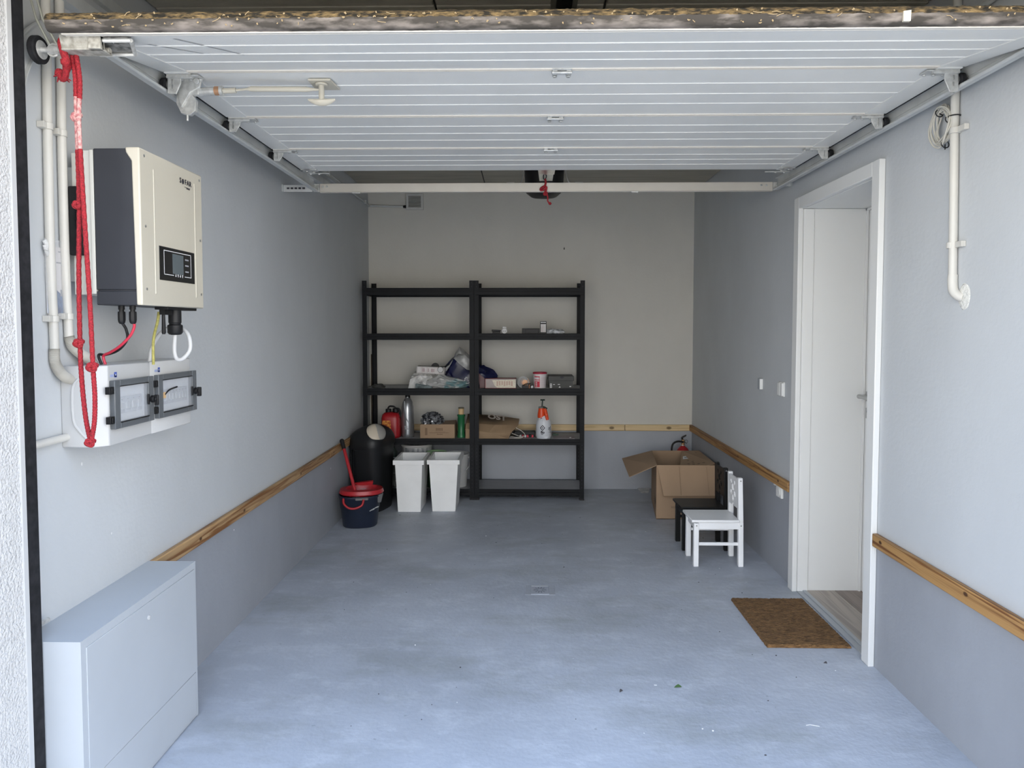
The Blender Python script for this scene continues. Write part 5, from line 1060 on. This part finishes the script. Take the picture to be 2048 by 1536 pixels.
obj('rim', M().lathe([(0.080, 0.280), (0.085, 0.283), (0.087, 0.290), (0.083, 0.296), (0.074, 0.294), (0.070, 0.286)], (-0.745, 6.05, z), 36), GRNR, t, 'pale green rim'); obj('contents', M().lathe([(0, 0.275), (0.076, 0.275), (0.076, 0.270)], (-0.745, 6.05, z), 30), BLK, t)
t = thing('white_bucket', 'white plastic bucket with wire handle behind the right hand bin', 'bucket', (-0.58, 6.03, z))
obj('pail', M().lathe([(0.090, 0), (0.092, 0.004), (0.113, 0.262), (0.118, 0.264), (0.119, 0.275), (0.112, 0.277), (0.106, 0.25), (0.088, 0.02), (0, 0.016)], (-0.585, 6.075, z), 40), TUBW, t)
obj('wire_handle', M().tube(spline([(-0.475, 6.03, z+0.262), (-0.455, 5.985, z+0.245), (-0.462, 5.96, z+0.19), (-0.495, 5.955, z+0.15)]), 0.0035, 8).lathe([(0.0, -0.012), (0.010, -0.012), (0.010, 0.0)], (-0.478, 6.05, z+0.25), 10, axis='y'), mat('pale_handle', (0.50, 0.50, 0.50), 0.4), t, 'pale curved handle')
t = thing('wire_basket', 'grey wire basket on the bottom shelf behind the black bin', 'basket', (-1.08, 6.1, z))
wm = mat('grey_coated_wire', (0.34, 0.35, 0.35), 0.5)
for zz in (z+0.004, z+0.06, z+0.125, z+0.19, z+0.255):
    obj('hoop', M().tube([(-1.155, 5.965, zz), (-1.062, 5.965, zz), (-1.062, 6.25, zz), (-1.155, 6.25, zz)], 0.004 if zz < 0.3 else 0.006, 6, closed=True), wm, t)
m = M()
for k in range(6): m.tube([(-1.155 + k*0.0186, 5.965, z+0.002), (-1.155 + k*0.0186, 5.965, z+0.258)], 0.0025, 5)
for k in range(9): m.tube([(-1.062, 5.965 + k*0.035, z+0.002), (-1.062, 5.965 + k*0.035, z+0.258)], 0.0025, 5)
obj('wires', m, wm, t)
obj('grey_pad', M().box((-1.146, 5.975, z+0.006), (-1.071, 6.24, z+0.20)), mat('olive_cloth', (0.10, 0.11, 0.10), 0.8, var=0.2, scale=20), None, 'folded dark cloth inside the wire basket', 'cloth', bevel=0.01)
obj('dark_jug', M().lathe([(0.036, 0), (0.040, 0.01), (0.040, 0.09), (0.02, 0.12), (0.018, 0.135), (0, 0.136)], (-1.112, 6.03, z+0.205), 18), mat('smoky_green', (0.025, 0.04, 0.032), 0.3), None, 'small dark green jug standing in the wire basket', 'jug')

# ================================================================= FLOOR ITEMS, LEFT
def white_bin(cx, y0, y1, w, tw, lab):
    t = thing('white_bin', lab, 'bin', (cx, (y0+y1)/2, 0), 'open white bins')
    h = 0.405; d = (y1-y0)/2; cy = (y0+y1)/2; b = tw/w
    def ring(hx, hy, zz): return [Vector((cx-hx, cy-hy, zz)), Vector((cx+hx, cy-hy, zz)), Vector((cx+hx, cy+hy, zz)), Vector((cx-hx, cy+hy, zz))]
    hx, hy = w/2-0.014, d-0.014
    m = M(); o_ = ring(hx*b, hy*0.90, 0) + ring(hx, hy, h-0.02); i_ = ring(hx*b-0.004, hy*0.90-0.004, 0.006) + ring(hx-0.004, hy-0.004, h)
    m.add(o_, [(3,2,1,0), (0,1,5,4), (1,2,6,5), (2,3,7,6), (3,0,4,7)]); m.add(i_, [(0,1,2,3), (0,4,5,1), (1,5,6,2), (2,6,7,3), (3,7,4,0)])
    ro = ring(w/2, d, h-0.034) + ring(w/2, d, h) ; ri = ring(hx-0.004, hy-0.004, h) + ring(hx, hy, h-0.034)
    n = len(m.v); m.add(ro, [(0,1,5,4), (1,2,6,5), (2,3,7,6), (3,0,4,7)]); m.add(ro[4:] + ri[:4], [(0,1,5,4), (1,2,6,5), (2,3,7,6), (3,0,4,7)]); m.add(ro[:4] + ri[4:], [(4,5,1,0), (5,6,2,1), (6,7,3,2), (7,4,0,3)])
    me_o = obj('bin_body', m, BINW, t, bevel=0)
    return t
white_bin(-0.894, 5.50, 5.875, 0.238, 0.198, 'left of the two open white rectangular bins in front of the shelving')
white_bin(-0.628, 5.52, 5.895, 0.252, 0.200, 'right of the two open white rectangular bins in front of the shelving')

# tall black swing-top bin
t = thing('kitchen_bin', 'tall charcoal bin with domed lid and cream flap in the left corner', 'bin', (-1.20, 5.63, 0))
def rr_ring(cx, cy, hx, hy, zz, seg=40, pw=3.4):
    out = []
    for k in range(seg):
        a = 2*pi*k/seg; x, y = cos(a), sin(a); q = (abs(x)**pw + abs(y)**pw)**(1/pw); out.append(Vector((cx + hx*x/q, cy + hy*y/q, zz)))
    return out
def loft(m, rings, caps=True, mi=None):
    seg = len(rings[0]); vs = [p for r in rings for p in r]
    fs = [(i*seg+k, i*seg+(k+1) % seg, (i+1)*seg+(k+1) % seg, (i+1)*seg+k) for i in range(len(rings)-1) for k in range(seg)]
    if caps: fs += [tuple(range(seg-1, -1, -1)), tuple((len(rings)-1)*seg+k for k in range(seg))]
    m.add(vs, fs, mi)
rz = Matrix.Rotation(R(-14), 4, 'Z'); ctr = Vector((-1.203, 5.66, 0)); TM = Matrix.Translation(ctr) @ rz
m = M(); loft(m, [rr_ring(0, 0, 0.118, 0.165, 0.0), rr_ring(0, 0, 0.122, 0.170, 0.015), rr_ring(0, 0, 0.137, 0.190, 0.50), rr_ring(0, 0, 0.140, 0.193, 0.515)]); m.move(TM)
obj('bin_body', m, BINB, t, smooth=50)
m = M(); m.box((-0.085, -0.1935, 0.10), (-0.080, -0.178, 0.49)); m.box((-0.070, -0.1935, 0.10), (-0.066, -0.178, 0.49)); m.box((-0.070, -0.1925, 0.485), (0.055, -0.185, 0.49)); m.move(TM); obj('panel_groove', m, BINB, t)
m = M(); R_ = [rr_ring(0, 0, 0.146, 0.199, 0.505), rr_ring(0, 0, 0.147, 0.200, 0.530)]
for k in range(1, 9):
    a = k/8*pi/2; R_.append(rr_ring(0.0, 0.012*k/8, 0.147*max(cos(a), 0.10), 0.200*max(cos(a)**0.8, 0.12), 0.530 + 0.130*sin(a)))
loft(m, R_); m.move(TM)
obj('domed_lid', m, BINB, t, smooth=60)
# swing flap on the front right slope
m = M(); 
def dome(x, y, lift=0.006):
    lo_, hi_ = 0.0, pi/2*0.97                      # height of the lofted lid above this spot
    for _ in range(24):
        a = (lo_+hi_)/2; c = max(cos(a), 0.001)
        if (abs(x)/(0.147*c))**3.4 + (abs(y - 0.012*a/(pi/2))/(0.200*c**0.8))**3.4 < 1: lo_ = a
        else: hi_ = a
    return 0.530 + 0.130*sin(lo_) + lift
n = 36; grid = []
for i in range(n+1):
    for j in range(n+1):
        u = -1 + 2*i/n; v = -1 + 2*j/n
        xx = 0.074 + u*0.066*math.sqrt(1-0.5*v*v); yy = -0.082 + v*0.098*math.sqrt(1-0.5*u*u)
        grid.append(Vector((xx, yy, dome(xx, yy, 0.007 + 0.022*(1-u*u)*(1-v*v)))))
fs = []; mis = []
for i in range(n):
    for j in range(n):
        fs.append((i*(n+1)+j, (i+1)*(n+1)+j, (i+1)*(n+1)+j+1, i*(n+1)+j+1)); mis.append(0 if (j-n/2)/(n/2) + 0.95*(i-n/2)/(n/2) - 0.25*((i-n/2)/(n/2))**2 < -0.12 else 1)
m.add(grid, fs); m.mi = mis; m.move(TM)
fo = obj('swing_flap', m, [CREAM, FLAPG], t, 'cream and grey swing flap', smooth=60); md = fo.modifiers.new('s', 'SOLIDIFY'); md.thickness = 0.012; md.offset = -1

# mop bucket
t = thing('mop_bucket', 'navy oval mop bucket with red wringer and handle', 'bucket', (-1.19, 5.15, 0))
bz = Matrix.Translation(Vector((-1.188, 5.150, 0))) @ Matrix.Rotation(R(12), 4, 'Z')
m = M(); E_ = lambda hx, hy, zz, pw=2.4: rr_ring(0, 0, hx, hy, zz, 44, pw)
loft(m, [E_(0.112, 0.095, 0.0), E_(0.122, 0.104, 0.010), E_(0.135, 0.116, 0.130), E_(0.139, 0.119, 0.134), E_(0.146, 0.126, 0.215), E_(0.150, 0.130, 0.218), E_(0.150, 0.130, 0.230), E_(0.142, 0.122, 0.230), E_(0.135, 0.116, 0.14), E_(0.115, 0.098, 0.012)], caps=False)
m.add(E_(0.112, 0.095, 0.0), [tuple(range(43, -1, -1))]); m.add(E_(0.115, 0.098, 0.012), [tuple(range(44))]); m.move(bz)
obj('pail', m, NAVYB, t, 'dark navy pail', smooth=50)
m = M(); m.hexa([(0.115, -0.075, 0.170), (0.150, -0.055, 0.170), (0.150, 0.03, 0.170), (0.115, 0.03, 0.17), (0.125, -0.080, 0.232), (0.165, -0.060, 0.235), (0.165, 0.03, 0.235), (0.125, 0.03, 0.232)]); m.box((-0.03, -0.137, 0.207), (0.06, -0.120, 0.225)); m.move(bz); obj('pouring_lip', m, mat('grey_spout', (0.14, 0.14, 0.14), 0.5), t, bevel=0.006)
m = M(); loft(m, [rr_ring(0.012, 0, 0.150, 0.125, 0.236, 44, 2.3), rr_ring(0.012, 0, 0.158, 0.132, 0.244, 44, 2.3), rr_ring(0.012, 0, 0.150, 0.126, 0.268, 44, 2.3), rr_ring(0.018, 0.005, 0.118, 0.086, 0.272, 44, 2.3), rr_ring(0.020, 0.008, 0.098, 0.068, 0.235, 44, 2.3), rr_ring(0.020, 0.008, 0.085, 0.058, 0.17, 44, 2.3)], caps=False)
m.hexa([(0.0, 0.09, 0.268), (0.09, 0.085, 0.268), (0.09, 0.115, 0.268), (0.0, 0.12, 0.268), (-0.05, 0.09, 0.285), (0.095, 0.08, 0.296), (0.095, 0.115, 0.300), (-0.05, 0.12, 0.285)]); m.move(bz)
obj('wringer', m, REDP, t, 'red wringer funnel', smooth=50)
m = M(); m.tube(spline([(-0.112, -0.110, 0.222), (-0.108, -0.128, 0.190), (-0.075, -0.142, 0.162), (-0.03, -0.148, 0.158), (0.015, -0.146, 0.178), (0.028, -0.142, 0.218)]), 0.008, 10); m.move(bz); obj('carry_handle', m, REDP, t, 'red carrying handle hanging down')
m = textm('vileda', 0.036, frame((0, 0, 0), (1, 0, 0), (0, 0, 1)), bold=0.0006, extr=0.001, shear=0.2); m.move(bz @ frame((0.098, -0.108, 0.140), (0.8, 0.55, 0.28), (-0.2, 0, 1)))
obj('lettering', m, INKW, t, 'white slanted lettering')
m = textm('vileda', 0.020, frame((0, 0, 0), (1, 0, 0), (0, 0, 1)), extr=0.0006); m.move(bz @ frame((0.02, 0.070, 0.248), (1, 0, 0), (0, 0.3, 1))); obj('rim_lettering', m, INKW, t)
t = thing('mop', 'red mop pole standing in the navy bucket and leaning on the left wall', 'mop', (-1.20, 5.13, 0.20))
obj('pole', M().tube([(-1.195, 5.085, 0.215), (-1.318, 5.22, 0.545)], [0.0125, 0.0115], 14), REDP, t); obj('grip', M().tube([(-1.316, 5.218, 0.540), (-1.338, 5.242, 0.600)], [0.014, 0.016], 12).tube([(-1.338, 5.242, 0.600), (-1.341, 5.245, 0.607)], [0.016, 0.010], 12), BLK, t, 'black grip end'); obj('pole_joint', M().tube([(-1.201, 5.078, 0.205), (-1.191, 5.088, 0.232)], 0.017, 12).box((-1.225, 5.06, 0.200), (-1.175, 5.09, 0.222)), mat('grey_joint', (0.25, 0.20, 0.19), 0.5), t, bevel=0.002)
obj('mop_head', crumple((-1.170, 5.16, 0.15), (0.06, 0.045, 0.05), 14, 0.25, 3), mat('mop_fibre', (0.30, 0.28, 0.27), 0.9), t)

# ================================================================= FLOOR ITEMS, RIGHT
# large open cardboard box
t = thing('cardboard_box', 'large open cardboard box with folded flaps in the right back corner', 'box', (1.22, 5.65, 0))
H = 0.404; A0 = Vector((0.975, 5.350, 0)); A1 = Vector((1.418, 5.350, 0)); A2 = Vector((1.432, 5.995, 0)); A3 = Vector((1.052, 5.995, 0))
def wallq(a, b, th=0.004, h=H, nm='side_panel'):
    n_ = Vector((b-a).cross(Vector((0, 0, 1)))).normalized()*th
    m = M(); m.hexa([a, b, b-n_, a-n_, a+Vector((0, 0, h)), b+Vector((0, 0, h)), b-n_+Vector((0, 0, h)), a-n_+Vector((0, 0, h))]); obj(nm, m, CARD, t)
for a, b in ((A0, A1), (A1, A2), (A2, A3), (A3, A0)): wallq(a, b)
obj('base_panel', M().hexa([A0, A1, A2, A3] + [p + Vector((0, 0, 0.004)) for p in (A0, A1, A2, A3)]), CARD, t)
up_ = Vector((0, 0, H))
def flap(pts, nm='flap', lab=None, th=0.004):
    P_ = [Vector(p) for p in pts]; nn = (P_[1]-P_[0]).cross(P_[3]-P_[0]).normalized()*th
    return obj(nm, M().hexa(P_ + [p+nn for p in P_]), CARD, t, lab)
flap([A0+up_+Vector((0.004, -0.001, 0)), A1+up_+Vector((-0.002, -0.001, 0)), (1.418, 5.285, H-0.212), (1.018, 5.285, H-0.216)], lab='front flap folded down with a crease')
flap([A3+up_, A0+up_, (0.786, 5.43, 0.300), (0.802, 5.97, 0.343)], lab='left flap folded outward')
cf = flap([(1.424, 5.40, H), (1.440, 5.985, H), (1.30, 6.00, 0.398), (1.16, 5.41, 0.352)], lab='right flap folded inward with printing')
m = M(); 
org = Vector((1.424, 5.40, H)); ex = (Vector((1.16, 5.41, 0.352)) - org); ey = (Vector((1.440, 5.985, H)) - org); ex2 = Vector((1.30, 6.00, 0.398)) - Vector((1.440, 5.985, H))
def onf(u, v): 
    return org + ey*v + (ex*(1-v) + ex2*v)*u + Vector((0, 0, 0.0072))
random.seed(9)
for r_ in range(4):
    for k in range(9):
        u0 = 0.25 + r_*0.15; v0 = 0.12 + k*0.085
        if random.random() < 0.25: continue
        m.add([onf(u0, v0), onf(u0+0.07, v0+0.01), onf(u0+0.07, v0+0.045), onf(u0, v0+0.04)], [(0,1,2,3)])
obj('flap_print', m, mat('printed_rows', (0.17, 0.115, 0.075), 0.8), cf)
obj('flap_sticker', M().add([onf(0.92, 0.50), onf(0.92, 0.66), onf(0.70, 0.66), onf(0.70, 0.50)], [(0,1,2,3)]).add([onf(0.86, 0.55) + Vector((0, 0, 0.0006)), onf(0.86, 0.61) + Vector((0, 0, 0.0006)), onf(0.78, 0.61) + Vector((0, 0, 0.0006)), onf(0.78, 0.55) + Vector((0, 0, 0.0006))], [(0,1,2,3)], 1), [INKW, INKG], cf, 'white sticker')
m = M(); m.tube([(1.142, 5.3420, H-0.01), (1.146, 5.2850, H-0.208)], 0.0014, 5); m.tube([(1.342, 5.342, H-0.01), (1.350, 5.2845, H-0.208)], 0.0012, 5); obj('crease', m, mat('crease_card', (0.27, 0.18, 0.11), 0.9), t)
m = M(); 
for zz in (0.094, 0.084): m.box((1.085, 5.3485, zz), (1.135, 5.3500, zz+0.0022))
e = (A3-A0).normalized(); nrm = Vector((-e.y, e.x, 0)) * 0.002
for (s0, s1, z0_, z1_) in ((0.03, 0.10, 0.10, 0.155), (0.11, 0.15, 0.10, 0.15), (0.03, 0.15, 0.085, 0.092)):
    a = A0 + e*s0 + nrm; b = A0 + e*s1 + nrm; m.add([a + Vector((0, 0, z0_)), b + Vector((0, 0, z0_)), b + Vector((0, 0, z1_*0.98)), a + Vector((0, 0, z1_*0.85))], [(0,1,2,3)])
obj('print', m, CARDI, t, 'dark handling symbols')

# fire extinguisher
t = thing('fire_extinguisher', 'red fire extinguisher with black hose behind the large cardboard box', 'extinguisher', (1.345, 6.16, 0))
obj('cylinder', M().lathe([(0.050, 0), (0.055, 0.006), (0.056, 0.02), (0.056, 0.355), (0.050, 0.382), (0.034, 0.402), (0.018, 0.413), (0.016, 0.43), (0, 0.43)], (1.345, 6.16, 0), 32), REDC, t, smooth=60)
obj('neck_ring', M().lathe([(0.0175, 0.418), (0.020, 0.420), (0.020, 0.427), (0.0175, 0.429)], (1.345, 6.16, 0), 20), ZINC, t)
m = M(); m.tube([(1.345, 6.16, 0.42), (1.345, 6.16, 0.47)], 0.013, 12, m=1); m.hexa([(1.335, 6.15, 0.455), (1.365, 6.15, 0.448), (1.365, 6.17, 0.448), (1.335, 6.17, 0.455), (1.34, 6.15, 0.47), (1.382, 6.15, 0.432), (1.382, 6.17, 0.432), (1.34, 6.17, 0.47)]); m.hexa([(1.330, 6.148, 0.480), (1.368, 6.148, 0.500), (1.368, 6.172, 0.500), (1.330, 6.172, 0.480), (1.338, 6.148, 0.496), (1.372, 6.148, 0.512), (1.372, 6.172, 0.512), (1.338, 6.172, 0.496)]); m.tube([(1.342, 6.16, 0.465), (1.336, 6.16, 0.49)], 0.008, 8)
m.tube([(1.372 + 0.012*cos(a), 6.155, 0.455 + 0.014*sin(a)) for a in [q*pi/6 for q in range(12)]], 0.0015, 5, closed=True)
obj('valve_handle', m, [BLK, mat('brass', (0.40, 0.25, 0.12), 0.35, metal=0.8)], t, 'black squeeze handle and brass valve')
obj('hose', M().tube(spline([(1.345, 6.15, 0.452), (1.30, 6.14, 0.458), (1.262, 6.13, 0.445), (1.246, 6.13, 0.41), (1.245, 6.13, 0.33), (1.262, 6.14, 0.20)]), 0.0085, 10), BLK, t, 'black curved hose')

# children's chairs
def kid_chair(name, lab, mt, y0):
    """faces left (-X); the open cut-out backrest stands on the right"""
    X0, X1, Ya, Yb = 1.004, 1.270, y0, y0+0.232
    t = thing(name, lab, 'chair', ((X0+X1)/2, (Ya+Yb)/2, 0), 'children chairs along the right wall')
    w_ = 0.030
    for yy in (Ya, Yb-w_): obj('front_leg', M().box((X0, yy, 0), (X0+w_, yy+w_, 0.262)), mt, t, bevel=0.003)
    for yy in (Ya, Yb-w_):
        m = M(); m.hexa([(X1, yy, 0), (X1+w_, yy, 0), (X1+w_, yy+w_, 0), (X1, yy+w_, 0), (X1-0.004, yy, 0.27), (X1+w_-0.004, yy, 0.27), (X1+w_-0.004, yy+w_, 0.27), (X1-0.004, yy+w_, 0.27)])
        m.hexa([(X1-0.004, yy, 0.27), (X1+w_-0.004, yy, 0.27), (X1+w_-0.004, yy+w_, 0.27), (X1-0.004, yy+w_, 0.27), (X1-0.008, yy, 0.532), (X1+w_-0.012, yy, 0.532), (X1+w_-0.012, yy+w_, 0.532), (X1-0.008, yy+w_, 0.532)])
        obj('back_leg', m, mt, t, bevel=0.003)
    obj('seat', M().box((X0-0.016, Ya-0.010, 0.268), (X1+0.002, Yb+0.010, 0.284)), mt, t, bevel=0.004)
    for yy in (Ya+0.004, Yb-0.020): obj('side_rail', M().box((X0+w_-0.002, yy, 0.225), (X1, yy+0.016, 0.268)), mt, t, bevel=0.001)
    obj('front_rail', M().box((X0+0.006, Ya+w_-0.002, 0.225), (X0+0.022, Yb-w_+0.002, 0.268)), mt, t, bevel=0.001)
    for yy, zz in ((Ya+0.009, 0.126), (Yb-0.021, 0.160)): obj('stretcher', M().box((X0+w_-0.002, yy, zz), (X1+0.002, yy+0.012, zz+0.018)), mt, t, bevel=0.001)
    # carved back panel between the rear posts: scalloped ends and cut-out holes
    xb = X1 + 0.002; ya, yb = Ya+w_-0.002, Yb-w_+0.002; L_ = yb-ya
    m = M(); z0_, z1_ = 0.345, 0.522
    ny, nz = 22, 22; cells = set()
    holes = [(0.50, 0.62, 0.13), (0.50, 0.25, 0.11), (0.28, 0.42, 0.09), (0.72, 0.42, 0.09), (0.30, 0.80, 0.07), (0.70, 0.80, 0.07)]
    for i in range(ny):
        for j in range(nz):
            u, v = (i+0.5)/ny, (j+0.5)/nz
            if any((u-a)**2 + (v-b)**2 < r**2 for a, b, r in holes): continue
            if v < 0.42 - 1.1*abs(u-0.5) - 0.30: continue
            cells.add((i, j))
    for (i, j) in cells:
        def P2(a, b, s): return (xb - 0.004 + s*0.012 - 0.006*(z0_ + (z1_-z0_)*b/nz - 0.27)/0.26, ya + L_*a/ny, z0_ + (z1_-z0_)*b/nz)
        m.add([P2(i, j, 0), P2(i+1, j, 0), P2(i+1, j+1, 0), P2(i, j+1, 0)], [(3,2,1,0)]); m.add([P2(i, j, 1), P2(i+1, j, 1), P2(i+1, j+1, 1), P2(i, j+1, 1)], [(0,1,2,3)])
        for (di, dj, e0, e1) in ((-1, 0, (i, j), (i, j+1)), (1, 0, (i+1, j), (i+1, j+1)), (0, -1, (i, j), (i+1, j)), (0, 1, (i, j+1), (i+1, j+1))):
            if (i+di, j+dj) not in cells: m.add([P2(e0[0], e0[1], 0), P2(e1[0], e1[1], 0), P2(e1[0], e1[1], 1), P2(e0[0], e0[1], 1)], [(0,1,2,3)])
    obj('back_panel', m, mt, t, 'carved back panel with cut-out holes', smooth=30)
    m = M()
    for x, zz in ((X0+0.015, 0.247), (X1+0.012, 0.247), (X1+0.006, 0.515)): m.lathe([(0.0, -0.0015), (0.0045, -0.0015), (0.0045, 0.001)], (x, Ya, zz), 10, axis='y')
    obj('bolts', m, STEEL, t, 'three round steel bolt heads')
    return t
kid_chair('child_chair', 'small white wooden child chair with cut-out back, nearest the doorway', CHAIRW, 4.272)
kid_chair('child_chair', 'small black wooden child chair behind the white one', CHAIRB, 4.580)

# door mat
m = M(); nx, ny = 60, 84; vs = []; x0, x1, y0, y1 = 1.076, 1.450, 3.178, 3.748
for i in range(nx+1):
    for j in range(ny+1):
        x = x0+(x1-x0)*i/nx; y = y0+(y1-y0)*j/ny; e = min(i, j, nx-i, ny-j)
        vs.append((x + 0.002*noise.noise(Vector((y*50, 0, 3)))*(i in (0, nx)), y + 0.002*noise.noise(Vector((x*50, 2, 3)))*(j in (0, ny)), 0.001 if e == 0 else 0.013 + 0.003*noise.noise(Vector((x*90, y*160, 0))) + random.uniform(-0.0012, 0.0012)))
m.add(vs, [(i*(ny+1)+j, (i+1)*(ny+1)+j, (i+1)*(ny+1)+j+1, i*(ny+1)+j+1) for i in range(nx) for j in range(ny)])
m.box((x0+0.002, y0+0.002, 0.0005), (x1-0.002, y1-0.002, 0.008))
obj('doormat', m, COIR, None, 'brown coir doormat in front of the interior doorway', 'mat', smooth=60)
# floor drain
dr = thing('floor_drain', 'small square floor drain with star pattern set in the middle of the floor', 'drain', (0.08, 3.87, 0))
dm = mat('painted_drain', (0.38, 0.40, 0.44), 0.45, var=0.06, scale=30); dm2 = mat('drain_slot', (0.16, 0.17, 0.19), 0.6)
obj('frame', M().box((0.002, 3.800, -0.004), (0.162, 3.942, 0.0015)), dm, dr, bevel=0.001)
obj('grate', M().box((0.034, 3.806, -0.002), (0.130, 3.925, 0.0035)), mat('grate_grey', (0.40, 0.42, 0.465), 0.4), dr, bevel=0.001)
m = M()
for k in range(12):
    a = k*pi/6 + pi/12; r0, r1 = 0.012, 0.036
    c, s_ = cos(a), sin(a); m.add([(0.082 + r0*c - 0.002*s_, 3.865 + r0*s_*1.15 + 0.002*c, 0.0038), (0.082 + r1*c - 0.003*s_, 3.865 + r1*s_*1.15 + 0.003*c, 0.0038), (0.082 + r1*c + 0.003*s_, 3.865 + r1*s_*1.15 - 0.003*c, 0.0038), (0.082 + r0*c + 0.002*s_, 3.865 + r0*s_*1.15 - 0.002*c, 0.0038)], [(0,1,2,3)])
obj('slots', m, dm2, dr, 'radial drain slots'); obj('bright_edge', M().box((0.036, 3.922, 0.001), (0.128, 3.930, 0.0052)), ALU, dr)
# bits of leaf and grit on the floor
def leaf(nm, x, y, s_, mt, lab, a=0.3, cat='leaf'):
    m = M(); c, si = cos(a), sin(a); P_ = [(-1, 0, 0.001), (-0.4, 0.38, 0.006), (0.3, 0.5, 0.010), (0.8, 0.15, 0.006), (1.0, -0.25, 0.002), (0.5, -0.35, 0.004), (-0.2, -0.25, 0.003)]
    vs = [(x + (px_*c - py_*si)*s_, y + (px_*si + py_*c)*s_*0.8, pz) for px_, py_, pz in P_]; m.add(vs + [(a_, b_, c_+0.001) for a_, b_, c_ in vs], [(6,5,4,3,2,1,0), (7,8,9,10,11,12,13)] + [(i, (i+1) % 7, 7+(i+1) % 7, 7+i) for i in range(7)])
    obj(nm, m, mt, None, lab, cat)
leaf('dry_leaf', 0.605, 2.815, 0.015, LEAFG, 'small curled green leaf on the floor in the foreground', 0.2)
leaf('dry_leaf', 0.376, 2.776, 0.010, LEAFD, 'small dark leaf scrap left of the green leaf', 0.9)
leaf('dry_leaf', 1.272, 3.03, 0.008, LEAFD, 'tiny dark scrap just in front of the doormat', -0.5)
obj('chip', M().box((0.515, 2.83, 0), (0.525, 2.835, 0.0015)), INKW, None, 'tiny white chip of paint left of the green leaf', 'chip')
obj('twig', M().tube([(1.005, 2.545, 0.0025), (1.02, 2.548, 0.003), (1.050, 2.540, 0.002)], 0.0012, 5), INKW, None, 'short white thread on the floor at lower right', 'thread')
random.seed(22); m = M()
for k in range(70):
    x = random.uniform(-1.0, 1.35); y = random.uniform(2.35, 5.6); s_ = random.uniform(0.0015, 0.004); m.lathe([(s_, 0.0002), (s_*0.6, s_*0.7), (0, s_*0.8)], (x, y, 0), 5, sx=random.uniform(0.6, 1.5), m=0 if k % 4 else 1)
obj('floor_grit', m, [LEAFD, INKW], None, 'scattered grit and crumbs over the garage floor', 'grit', kind='stuff')
# chipped paint marks on the left wall
m = M(); random.seed(5)
for y, zz in ((2.92, 0.42), (2.93, 0.33), (2.94, 0.28), (2.91, 0.20), (5.05, 0.43), (3.35, 0.47), (2.35, 0.74), (2.2, 1.0)): m.lathe([(0.0001, 0.0003), (random.uniform(0.003, 0.005), 0.0004), (0.0001, 0.0008)], (XL, y, zz), 6, axis='x', sy=random.uniform(0.8, 2.0))
obj('paint_chips', m, INKW, None, 'white paint chips knocked out of the left wall', 'chips', kind='stuff')
